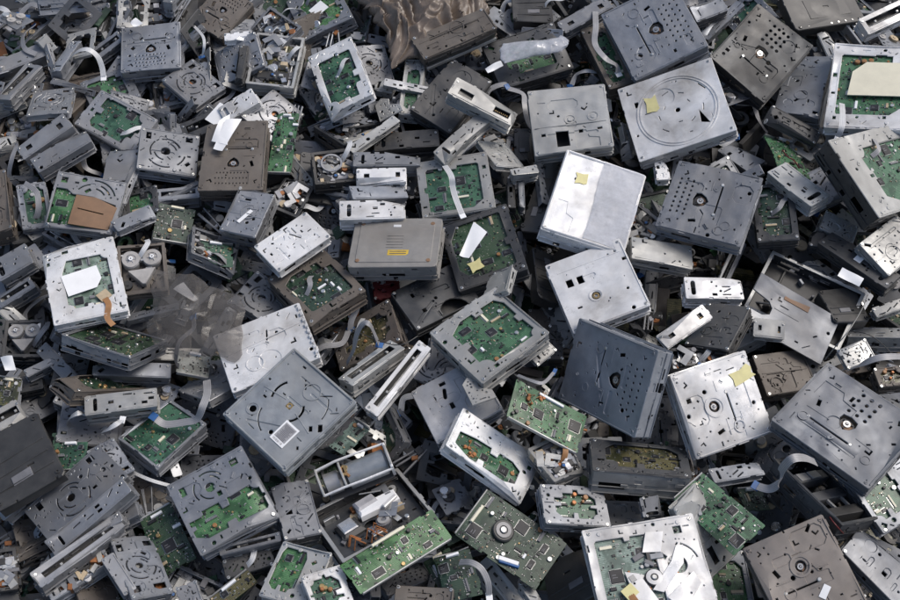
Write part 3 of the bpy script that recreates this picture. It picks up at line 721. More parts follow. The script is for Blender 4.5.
        c.add(arcslot(.02*w, -h*.12, .034, 3.4, 4.5, .003)); c.add(arcslot(.04*w, h*.1, .042, .1, .9, .0028)); c.add(slot(w*.2, h*.34, .02, .003, .7)); emb_ring(q, w*.05, h*.28, .013, m, z); emb_ring(q, -w*.3, -h*.25, .009, m, z)
        crease(q, -w*.4, 0, -w*.1, h*.05, m, z); crease(q, w*.1, 0, w*.38, -h*.06, m, z); c.rnd(g, 22, w, h)
        for e in (-1, 1): crease(q, e*w*.485, -h*.47, e*w*.485, h*.47, m, z, .003, .0026); crease(q, -w*.47, e*h*.485, w*.47, e*h*.485, m, z, .003, .0026)
    elif lay == 'notch':
        crease(q, -w*.2, h*.05, w*.1, h*.05, m, z); c.rnd(g, 8, w, h); q.box((0, h*.36, z+.0004), (w*.3, h*.13, .0012), 'brownboard', 0, .0004)
    elif lay == 'sq2':
        c.add(slot(-w*.1, h*.1, .022, .0036, .5)); c.rnd(g, 34, w, h)
    elif o.get('vents'):
        for i in range(4):
            for j in range(2): c.add(slot(-w*.25+j*w*.5, -h*.25+i*h*.17, w*.36, .0022, 0))
    else:
        c.rnd(g, 26 if lay == 'q2' else (24 if m in ('L', 'W', 'Z', 'L2', 'Z3') else 14), w, h)
        if lay != 'q2': tabs(q, c, w, h, z, m, g, 5)
        if lay != 'bighole' and not o.get('cut') and min(w, h) > .05:
            crease(q, -w*.45, h*g.uniform(-.2, .3), w*.45, h*g.uniform(-.2, .3), m, z)
            if o.get('emb', 1): emb_ring(q, w*g.uniform(-.25, .25), h*g.uniform(-.25, .25), g.uniform(.006, .014), m, z)
    if lay == 'q2':
        for k in range(9): q.box((w*.485, -h*.4+k*h*.1, z+.001), (.005, h*.055, .006), m, 0, .0008)
        c.add(slot(w*.05, h*.2, .02, .004, 1.3)); c.add(slot(w*.12, h*.18, .022, .003, 1.3))
    if o.get('cut') == 'tri' or lay == 'notch':
        q2 = MB(); q2.sheet(ol, c.holes(), m, None, .0022, .0007, z); join(q2, q); q2.obj('plate', t)
    else:
        q2 = MB(); q2.sheet(ol, c.holes(), m, None, .0012, .0009, z, presses(g, w, h, ol, 1 if lay in ('disc', 'lid', 'film', 'hub') else 4) if lay != 'lid' else ()); join(q2, q)
        if lay in ('', 'sq', 'hub', 'film', 'q', 'two'):
            crease(q2, -w*.46, -h*.487, w*.46, -h*.487, m, z, .0018, .0015); crease(q2, w*.487, -h*.45, w*.487, h*.45, m, z, .0018, .0013)
        if lay != 'lid':
            for x, y in ((-.46, -.46), (.46, -.46), (.46, .46), (-.46, .46)): screw(q2, x*w, y*h, z)
        q2.obj('top_cover', t)
    if lay == 'film':
        mb = MB(); crumple(mb, w*.50, h*.96, 'film', g, 9, .0012, (w*.24, 0, z+.0035)); mb.obj('clear_film', t, smooth=True)
    if o.get('slotside'):
        mb = MB(); n = 3
        for k in range(n): x = -w*.33+k*w*.33; mb.box((x, -h/2-.0006, th*.55), (w*.27, .003, th*.32), 'K', 0, .0006)
        mb.box((0, -h/2-.0004, th*.15), (w*.96, .004, th*.2), 'L', 0, .0006); mb.obj('front_bezel', t)
    if lay in ('hub', 'curves'):
        mb = MB(); x, y = (-w*.06, -h*.12) if lay == 'hub' else (-w*.02, h*.02)
        mb.cyl(x, y, .002, z-.002, .0062, 'tin', 18, .001); mb.ring(x, y, z-.003, z-.0005, .0025, .005, 'brass', 16); mb.obj('spindle', t)
def Kp_(t, w, h, th, m, g, o):
    """moulded plastic or painted panel: rounded edge, ribs, recesses, bosses"""
    mb = MB(); P = outline(w, h, g, 3, .004); mb.sheet(P, [rect(g.uniform(-.2, .2)*w, g.uniform(-.2, .2)*h, .012, .004)], m, None, .002, .0014, th)
    mb.prism([(p[0]*.985, p[1]*.985) for p in rect(0, 0, w*.98, h*.98)], 0, th-.0022, m)
    if g.random() < .5 or max(w, h) > .13: mb.prism(rect(w*.05, 0, w*.6, h*.5), th-.0003, th+.0009, m, .0008)
    else:
      for k in range(g.randint(2, 4)): y = h*(-.38+.76*(k+.5)/4); crease(mb, -w*.44, y, w*.44, y, m, th, .002, .0014)
    for x, y in ((-.43, -.43), (.43, -.43), (.43, .43), (-.43, .43)): mb.ring(x*w, y*h, th-.0002, th+.0016, .0016, .0034, m, 12)
    mb.obj('panel_shell', t)
    if o.get('screws'):
        mb = MB()
        for k in range(9): screw(mb, -w*.42+k*w*.105, -h*.44, th, 'tin', .0022)
        mb.obj('screw_row', t)
    else:
        mb = MB(); mb.box((w*g.uniform(-.2, .2), h*g.uniform(-.3, .3), th+.0006), (w*.3, h*.12, .0016), 'grplastic', 0, .0006); mb.obj('raised_pad', t)
def S_(t, w, h, th, m, g, o):
    """casing standing on its side: its narrow face is up"""
    body_part(t, w, h, th, m, g, True, .8)
    sw = h > w; L, B = (h, w) if sw else (w, h); f = (lambda P: [(-p[1], p[0]) for p in P][::1]) if sw else (lambda P: P)
    ol0 = outline(L, B, g, 3, .0012); ol = f(ol0); c = Cut(ol); s = o.get('slot', 0); q = MB()
    if s == 1: c.add(f(rect(0, B*.05, L*.82, B*.42)), .0005)
    if s == 2:
        c.add(f(rect(L*.33, 0, L*.10, B*.38))); c.add(f(rect(-L*.3, 0, L*.12, B*.3)))
    if s == 4: c.add(f(rect(-L*.27, -B*.1, L*.22, B*.36))); c.add(f(rect(L*.3, -B*.1, L*.25, B*.34)))
    if s == 3:
        c.add(f(slot(-L*.36, 0, B*.7, B*.22, 1.5708)), .0005)
        for k in range(int(L*170)):
            x, y = g.uniform(-L*.47, L*.47), g.uniform(-B*.38, B*.38); r = g.random(); b = min(B*.14, .0028)
            c.add(f(circ(x, y, b*g.uniform(.5, 1), 10) if r < .5 else (slot(x, y, b*5, b, g.choice((0, .5)), 3) if r < .8 else rect(x, y, b*3, b*1.8))), .0006)
    if s == 0:
        c.rnd(g, int(L*60), w, h)
    q.sheet(ol, c.holes(), m, None, .0012, .0007, th)
    a = f([(-L*.45, -B*.43), (L*.45, -B*.43)]); crease(q, *a[0], *a[1], m, th, .0012, .0009)
    for e in (-1, 1): p = f([(e*L*.46, B*.3)])[0]; screw(q, p[0], p[1], th, 'tin', min(.0022, B*.16))
    q.obj('face_plate', t)
    if s in (1, 2, 4):
        mb = MB(); d = th*.6 if s == 1 else th*.8
        if s == 1:
            a, b = f([(-L*.42, 0), (L*.42, 0)]); mb.tube([(a[0], a[1], d), (b[0], b[1], d)], .0016, 'tin', 8)
            mb.box((0, 0, th*.35), (w*.9, h*.9, .001), 'K')
            for e in (-.2, .3): p = f([(e*L, B*.05)])[0]; mb.box((p[0], p[1], th-.003), (.004, .004, .003), 'L', 0, .0006)
            mb.obj('slot_roller', t)
        else:
            mb.box((0, 0, th-.006), (w*.92, h*.8, .003), 'K', 0, .0006)
            for k in range(8): p = f([(L*.18+k*L*.03, -B*.1)])[0]; mb.box((p[0], p[1], th-.004), (.001, .001, .003), 'brass')
            mb.obj('port_block', t)
def M_(t, w, h, th, m, g, o):
    zd = th*.42; mb = MB(); walls(mb, w, h, th, m, g)
    rim = MB(); ol = outline(w, h, g, 6); c = Cut(ol); c.add(rect(0, 0, w-.009, h-.009), .0003) or c.add(rect(0, 0, w-.014, h-.014), .0003)
    mb.sheet(ol, c.holes(), 'L' if (o.get('block') or o.get('empty')) else m, None, .0014, .0006, th)
    mb.sheet(rect(0, 0, w-.006, h-.006), [], 'D', None, .001, .0002, .0016); mb.obj('chassis_tray', t)
    if o.get('empty'):
        q = MB(); q.sheet(rect(0, 0, w-.010, h-.010), [circ(w*.2, h*.1, .006)], 'K', None, .001, .0003, .006)
        for x in (-.3, .3): q.box((x*w, 0, .009), (.004, h*.8, .006), 'K', 0, .001)
        clutter(q, w*.9, h*.9, .006, th*.6, g, 8); q.obj('inner_floor', t); return
    if o.get('bars'):
        q = MB()
        for k in (-.3, -.05, .22): q.box((0, k*h, th*.7), (w*.9, h*.12, th*.5), 'D2' if k > -.1 else 'K', 0, .001)
        for k in (-.2, .1): q.box((k*w, .22*h, th*.98), (.02, h*.1, .002), 'L', 0, .0005)
        for x in (-.38, -.1, .3): q.box((x*w, -.17*h, th*.8), (.004, h*.3, .004), 'L', 0, .0006)
        q.obj('guide_rails', t); return
    q = MB(); dl = rect(0, 0, w-.012, h-.012); c = Cut(dl); r = min(w, h)*.2
    cx, cy = w*g.uniform(-.18, .18), h*g.uniform(-.12, .15)
    if not o.get('pcb'):
        c.add(circ(cx, cy, r*.5, 18)); c.add(rect(cx+g.choice((-1, 1))*w*.2, cy-h*.05, w*.14, h*.3))
        for rr, a0, a1 in ((r*1.2, .3, 1.6), (r*1.2, 2.2, 3.3), (r*1.5, 3.8, 5)): c.add(arcslot(cx, cy, rr, a0, a1, .003))
        c.rnd(g, 22, w*.95, h*.95)
    q.sheet(dl, c.holes(), m, None, .001, .0005, zd); q.obj('deck', t)
    if o.get('pcb'): pcb_part(t, w*.55, h*.8, zd+.004, g, g.choice(('G', 'BG', 'DG')), None, .005)
    q = MB(); top = th+.002
    if o.get('reels'):
        for e in (-1, 1):
            x, y = e*w*.22, h*.2; R1 = min(w*.2, h*.22)
            q.cyl(x, y, zd, th, R1, 'wheel', 30, .001); q.ring(x, y, th-.0005, th+.0015, R1*.55, R1*.95, 'wheel', 30); q.ring(x, y, th, th+.004, .0015, R1*.22, 'white', 16)
            for k in range(6): a = k*1.047; q.box((x+math.cos(a)*R1*.38, y+math.sin(a)*R1*.38, th+.0006), (R1*.3, .0012, .0014), 'mould', a, .0003)
        q.obj('reels', t); q = MB(); q.prism([(-w*.3, -h*.02), (w*.28, 0), (w*.05, -h*.33), (-w*.02, -h*.33)], zd, th-.001, 'wheel', .001); clutter(q, w, h*.8, zd, top, g, 16); q.obj('transport_works', t)
    elif o.get('block'):
        q.box((w*.12, h*.12, th*.72), (w*.42, h*.2, .012), 'white', -.05, .003); q.box((w*.02, h*.2, th*.95), (w*.22, h*.16, .008), 'mould', .1, .003); q.box((w*.22, h*.02, th*1.0), (w*.18, .006, .004), 'W', .3, .001); q.obj('loader_block', t)
        q = MB(); gear(q, w*.06, -h*.2, zd, th*.9, .011, 'grplastic', 34); q.ring(w*.06, -h*.2, th*.9, th, .004, .0085, 'wheel', 24); q.obj('drive_wheel', t)
        q = MB(); q.box((-w*.24, h*.0, th*.5), (w*.24, h*.28, .014), 'K', .1, .005); q.box((-w*.25, h*.02, th*.78), (w*.16, h*.2, .004), 'steel', .1, .002); q.obj('motor_housing', t)
        q = MB()
        for k in range(9): x, y = -w*.22+g.uniform(-.02, .02), -h*.3+g.uniform(-.008, .008); q.tube([(x, y, th*.5), (x+.008, y+.006, th*.95), (x+.018, y-.002, th*.6)], .0012, 'copper', 6)
        q.obj('copper_flex', t); q = MB(); clutter(q, w*.9, h*.9, zd, th*.8, g, 30)
        for _ in range(3): x, y = g.uniform(-.38, .38)*w, g.uniform(-.36, .36)*h; q.sheet([(px+x, py+y) for px, py in g.choice((lshape, ))(0, 0, g.uniform(.012, .026), g.uniform(0, 6))], [], g.choice(('L', 'W', 'Z')), None, .001, .0003, th+g.uniform(-.003, .003)); q.tube([(x, y, th), (x+g.uniform(-.03, .03), y+g.uniform(-.02, .02), th+.003)], .001, 'L', 6)
        q.obj('inner_works', t)
    else:
        q.cyl(cx, cy, zd-.003, zd+.004, r*.42, 'K', 24, .001); q.ring(cx, cy, zd+.003, zd+.006, r*.18, r*.4, g.choice(('steel', 'wheel', 'tin')), 24); q.cyl(cx, cy, zd+.004, zd+.009, r*.13, 'steel', 14, .0008)
        if o.get('ring'): q.ring(cx, cy, th, th+.002, r*1.15, r*1.4, 'steel', 34)
        q.obj('turntable', t); q = MB()
        for e in (-.32, .34): q.tube([(e*w, -h*.42, zd+.005), (e*w, h*.42, zd+.005)], .0014, 'steel', 8)
        q.box((0, -h*.25, zd+.006), (w*.66, h*.16, .008), g.choice(('K', 'mould', 'L')), 0, .0015); q.cyl(0, -h*.25, zd+.009, zd+.012, .0042, 'chip', 16, .0006); q.cyl(0, -h*.25, zd+.0115, zd+.0128, .0026, 'blue', 14, .0006); q.obj('laser_sled', t)
        q = MB(); clutter(q, w, h, zd, top, g, 40)
        for _ in range(3): x, y = g.uniform(-.35, .35)*w, g.uniform(-.35, .35)*h; q.sheet([(px+x, py+y) for px, py in lshape(0, 0, g.uniform(.012, .028), g.uniform(0, 6))], [], g.choice(('L', 'Z', 'W')), None, .001, .0003, th-.001+g.uniform(0, .004))
        q.obj('inner_works', t)
    if o.get('flex') or g.random() < .4:
        q = MB(); x, y = g.uniform(-.25, .25)*w, g.uniform(-.2, .2)*h; m2 = 'orange' if o.get('flex') else g.choice(('ribbonw', 'ribbong', 'orange'))
        flexribbon(q, [(x, y, zd+.003), (x+.012, y+.01, th+.006), (x+.02, y+.026, th+.004), (x+.018, y+.04, zd+.004)], .008, m2); q.obj('flex_cable', t)
def B_(t, w, h, th, m, g, o):
    ob = None; taken = []
    if o.get('motor'): taken = [(w*.02, h*.12, .016)]
    pcb_part(t, w, h, .002, g, m, None, .007, o.get('chips'), o.get('coil', 0), 'laminate', density=1.5, taken=taken)
    q = MB(); q.box((0, h*.44, .0045), (w*.35, .004, .005), g.choice(('cream', 'white')), 0, .0006)
    for k in range(int(w*.33/.0015)): q.box((-w*.165+k*.0015, h*.44+.0025, .003), (.0006, .0015, .001), 'tin')
    q.obj('connector', t)
    q = MB(); e = g.choice((-1, 1)); q.box((0, e*(h/2+.0012), .002), (w*.96, .0022, .006), 'L', 0, .0006); q.obj('metal_rim', t)
    if o.get('motor'):
        q = MB(); x, y = w*.02, h*.12; q.cyl(x, y, .002, .009, .015, 'K', 34, .0015); q.ring(x, y, .0085, .0105, .006, .0105, 'wheel', 30); q.cyl(x, y, .009, .012, .0045, 'steel', 18, .0008); q.obj('spindle_motor', t)
        q = MB(); q.box((-w*.36, -h*.1, .005), (.006, .028, .006), 'white', .3, .0006); q.box((-w*.39, -h*.12, .0045), (.005, .028, .005), 'blue', .3, .0006); q.obj('blue_connector', t)
def R_(t, w, h, th, m, g, o):
    q = MB(); r = th*.5; xf = Matrix.Translation((0, 0, r)) @ Matrix.Rotation(R(90), 4, 'Y')
    q.cyl(0, 0, -w*.12, w*.42, r, 'Z2', 34, .002, xf); q.cyl(0, 0, -w*.16, -w*.12, r*.9, 'K', 30, 0, xf)
    q.ring(0, 0, w*.40, w*.425, r*.3, r*.7, 'tin', 24, xf); q.obj('motor_can', t)
    q = MB(); q.cyl(0, 0, -w*.42, -w*.20, r*.85, 'steel', 30, .004, xf); q.obj('end_drum', t)
    q = MB(); rr = .0018
    for e in (-1, 1): q.tube([(-w*.48, e*h*.42, th*.9), (-w*.2, e*h*.45, th*1.05), (w*.1, e*h*.46, th), (w*.47, e*h*.44, th*.9)], rr, 'W', 6)
    for x in (-.48, -.17, .46): q.tube([(x*w, -h*.44, th*.9), (x*w, -h*.25, th*1.1), (x*w, h*.25, th*1.1), (x*w, h*.44, th*.9)], rr, 'L', 6)
    q.box((w*.46, 0, th*.6), (.004, h*.86, th*.9), 'W', 0, .001); q.box((0, 0, .001), (w*.9, h*.9, .002), 'D', 0, .0004); q.obj('wire_bracket', t)
    q = MB(); 
    for k in range(5): q.box((-w*.16+g.uniform(-.006, .006), g.uniform(-.008, .008), th+.001), (.008, .004, .003), 'orange' if k % 2 else 'brass', g.uniform(0, 3), .0005)
    q.obj('brush_contacts', t)
def crumple(mb, w, h, m, g, n, amp, c=(0, 0, 0), th=0.):
    sx, sy = g.uniform(0, 50), g.uniform(0, 50); nx = n; ny = max(3, int(n*h/w)); vs = []
    for j in range(ny+1):
        for i in range(nx+1):
            x, y = (i/nx-.5)*w, (j/ny-.5)*h; p = Vector((x*26+sx, y*26+sy, 0)); q = noise.noise(p); r_ = 1-abs(noise.noise(p*1.9+Vector((7, 3, 1))))*2.2
            d = noise.noise(p*3.7)*.4; e = 1+.10*noise.noise(Vector((sx, sy, math.atan2(y, x)*1.5)))
            vs.append((c[0]+x*e+.1*amp*q, c[1]+y*e, c[2]+amp*(q+.7*r_+d)))
    fs = [(j*(nx+1)+i, j*(nx+1)+i+1, (j+1)*(nx+1)+i+1, (j+1)*(nx+1)+i) for j in range(ny) for i in range(nx)]
    mb.add(vs, fs, m)
# clear film and bag plastics
def film_mat(name, col, tr, rough):
    m, nt, b = new_mat(name); co, rnd = coords(nt)
    b.inputs['Base Color'].default_value = (*col, 1); b.inputs['Roughness'].default_value = rough
    b.inputs['Specular IOR Level'].default_value = .8
    out = nt.nodes['Material Output']; t = nt.nodes.new('ShaderNodeBsdfTransparent'); t.inputs[0].default_value = (*[min(1, x*.4+.6) for x in col], 1)
    mx = nt.nodes.new('ShaderNodeMixShader'); nt.links.new(ramp(nt, noise_n(nt, co, 60, 5, .7), .35, .65, tr-(.02 if name == 'film2' else .15), min(1, tr+(.02 if name == 'film2' else .15))), mx.inputs[0])
    nt.links.new(b.outputs[0], mx.inputs[1]); nt.links.new(t.outputs[0], mx.inputs[2]); nt.links.new(mx.outputs[0], out.inputs[0]); MATS[name] = m
film_mat('film', (.56, .58, .63), .42, .16)
film_mat('film2', (.42, .40, .385), .89, .12)
film_mat('bagm', (.21, .165, .13), .25, .42)
def X_(t, w, h, th, m, g, o):
    k = o['k']; mb = MB()
    if k == 'channel':
        for (yy, xf) in ((0, None), (h/2, Matrix.Translation((0, h/2, 0)) @ Matrix.Rotation(R(-90), 4, 'X') @ Matrix.Translation((0, -h*.3, 0))), (-h/2, Matrix.Translation((0, -h/2, 0)) @ Matrix.Rotation(R(90), 4, 'X') @ Matrix.Translation((0, h*.3, 0)))):
            ol = outline(w, h if xf is None else h*.6, g, 4); c = Cut(ol)
            for _ in range(16): x, y = g.uniform(-.47, .47)*w, g.uniform(-.3, .3)*h; c.add(g.choice((circ(x, y, .0015, 8), slot(x, y, .012, .0025), rect(x, y, .006, .004))), .0006)
            mb.sheet(ol, c.holes(), m, xf, .001, .0005, 0 if xf else th)
        mb.obj('channel_web', t)
    elif k == 'frame':
        ol = outline(w, h, g, 6); c = Cut(ol); c.add(opening(w*.9, h*.9, g, (.1, .1, .12, .12))); c.rnd(g, 14, w, h); mb.sheet(ol, c.holes(), m, None, .0016, .0006, th)
        for x in (-.46, .46): mb.box((x*w, 0, th-.004), (.0015, h*.8, .008), m, 0, .0004)
        mb.obj('bent_frame', t)
    elif k == 'rods':
        for _ in range(3): y = g.uniform(-.4, .4)*h; mb.tube([(-w/2, y, th), (w/2, y+g.uniform(-.01, .01), th+.004)], g.uniform(.0012, .0020), 'Z', 8)
        mb.obj('guide_rod', t); mb = MB(); mb.box((0, 0, th-.001), (.014, h, .008), 'K', 0, .001); clutter(mb, w*.5, h, th-.002, th+.006, g, 5); mb.obj('carriage', t)
    elif k == 'cable':
        P = [(-w/2, 0, 0), (-w*.3, h*.3, .014), (0, h*.1, .022), (w*.25, -h*.3, .012), (w/2, 0, .002)]
        Q = flexribbon(mb, P, .009, m); mb.obj('flat_cable', t); mb = MB(); mb.box(tuple(Q[-1]+Vector((.004, 0, 0))), (.010, .010, .0014), 'blue', 0, .0003); mb.obj('end_stiffener', t)
    elif k == 'gears':
        ol = outline(w, h, g, 4); c = Cut(ol); c.rnd(g, 12, w, h); mb.sheet(ol, c.holes(), m, None, .0014, .0006, th); mb.obj('gear_plate', t); mb = MB()
        for _ in range(4): gear(mb, g.uniform(-.35, .35)*w, g.uniform(-.35, .35)*h, th, th+g.uniform(.002, .005), g.uniform(.004, .010), g.choice(('white', 'K', 'wheel', 'beige')))
        mb.cyl(w*.2, h*.2, th, th+.009, .007, 'steel', 20, .001); mb.obj('gear_train', t)
BUILD = {'X': X_, 'P': P_, 'Q': P_, 'F': F_, 'C': C_, 'S': S_, 'M': M_, 'B': B_, 'R': R_}
KIND = {'P': ('holed_drive', 'disc drive'), 'Q': ('slotted_drive', 'disc drive'), 'F': ('open_drive', 'disc drive'), 'C': ('covered_drive', 'disc drive'),
        'S': ('drive_on_edge', 'drive casing'), 'M': ('drive_mechanism', 'mechanism'), 'B': ('circuit_board', 'circuit board'), 'R': ('electric_motor', 'motor')}
def thing(name, label, cat, group=None, loc=(0, 0, 0), q=None):
    o = bpy.data.objects.new(name, None); C.objects.link(o); o.empty_display_size = .02
    o.location = loc
    if q: o.rotation_mode = 'QUATERNION'; o.rotation_quaternion = q
    o['label'] = label; o['category'] = cat
    if group: o['group'] = group
    return o
GROUPS = {'P': 'holed drives dumped on the heap', 'Q': 'slotted drives dumped on the heap', 'F': 'opened drives with boards showing', 'C': 'closed drives dumped on the heap', 'S': 'casings standing on their side in the heap',
          'M': 'bare drive mechanisms in the heap', 'B': 'loose circuit boards in the heap', 'X': 'small scrap parts between the drives'}
FLAT = ()
def build(kind, m, loc, q, w, h, th, seed, label, o):
    if kind == 'C' and m == 'K': nm, cat = 'plastic_housing', 'plastic panel'
    elif kind == 'C' and (o.get('cut') == 'tri' or o.get('lay') == 'notch' or th < .0145): nm, cat = 'metal_bracket', 'metal plate'
    elif kind == 'X': nm, cat = {'channel': ('metal_bracket', 'bracket'), 'frame': ('bent_bracket', 'bracket'), 'rods': ('rod_carriage', 'mechanism'), 'cable': ('ribbon_cable', 'ribbon cable'), 'gears': ('geared_mechanism', 'mechanism')}[o['k']]
    else: nm, cat = KIND[kind]
    if o.get('col') == 'R': nm, cat = 'red_clip', 'clip'
    if o.get('col') == 'W': nm, cat = 'white_clip', 'clip'
    t = thing(nm, label, cat, GROUPS.get(kind), loc, q); g = random.Random(seed); random.seed(seed)
    o = dict(o)
    if kind == 'Q': o['Q'] = 1
    so = g.uniform(0, 90); bx, by = g.choice((-1, 1)), g.choice((-1, 1)); bend = g.choice((0, 0, -.005, -.010, .006, -.016)); amp = g.uniform(.0010, .0032) if max(w, h) > .05 else .0004
    if o.get('lay') in ('lid', 'curves', 'disc', 'hub') or label in FLAT: bend = 0; amp *= .5
    def warp(v):
        n = noise.noise(Vector((v[0]*14+so, v[1]*14, so))); n2 = noise.noise(Vector((v[0]*16, v[1]*16+so, so+9+v[2]*8)))
        u = max(0, (v[0]*bx/w+v[1]*by/h)-.45)/.55
        return (v[0]+amp*.8*n2, v[1]+amp*.8*n, v[2]+(amp*1.2*n+bend*u*u)*min(1, v[2]/max(th, .001)+.2))
    WARP[0] = warp
    BUILD[kind](t, w, h, th, m, g, o)
    WARP[0] = warp
    if False:
        mb = MB()
        for k in range(420):
            u = g.random(); x, y = (-.03+.045*u, .026-.004*u) if k % 2 else (.012+.004*u, .022-.055*u)
            x += g.gauss(0, .0055*(1.2-u*.5)); y += g.gauss(0, .0045); a = g.uniform(0, 6.28); l = g.uniform(.002, .006); z = th+g.uniform(.0006, .004)
            mb.tube([(x, y, z), (x+l*math.cos(a), y+l*math.sin(a), z+g.uniform(0, .002)), (x+l*1.6*math.cos(a+.8), y+l*1.6*math.sin(a+.8), z)], .0005, 'lint', 4)
        mb.obj('lint_clump', t)
    for s in o.get('st', ()): sticker(t, s, w, h, th+.0009, g)
    WARP[0] = None
    return t
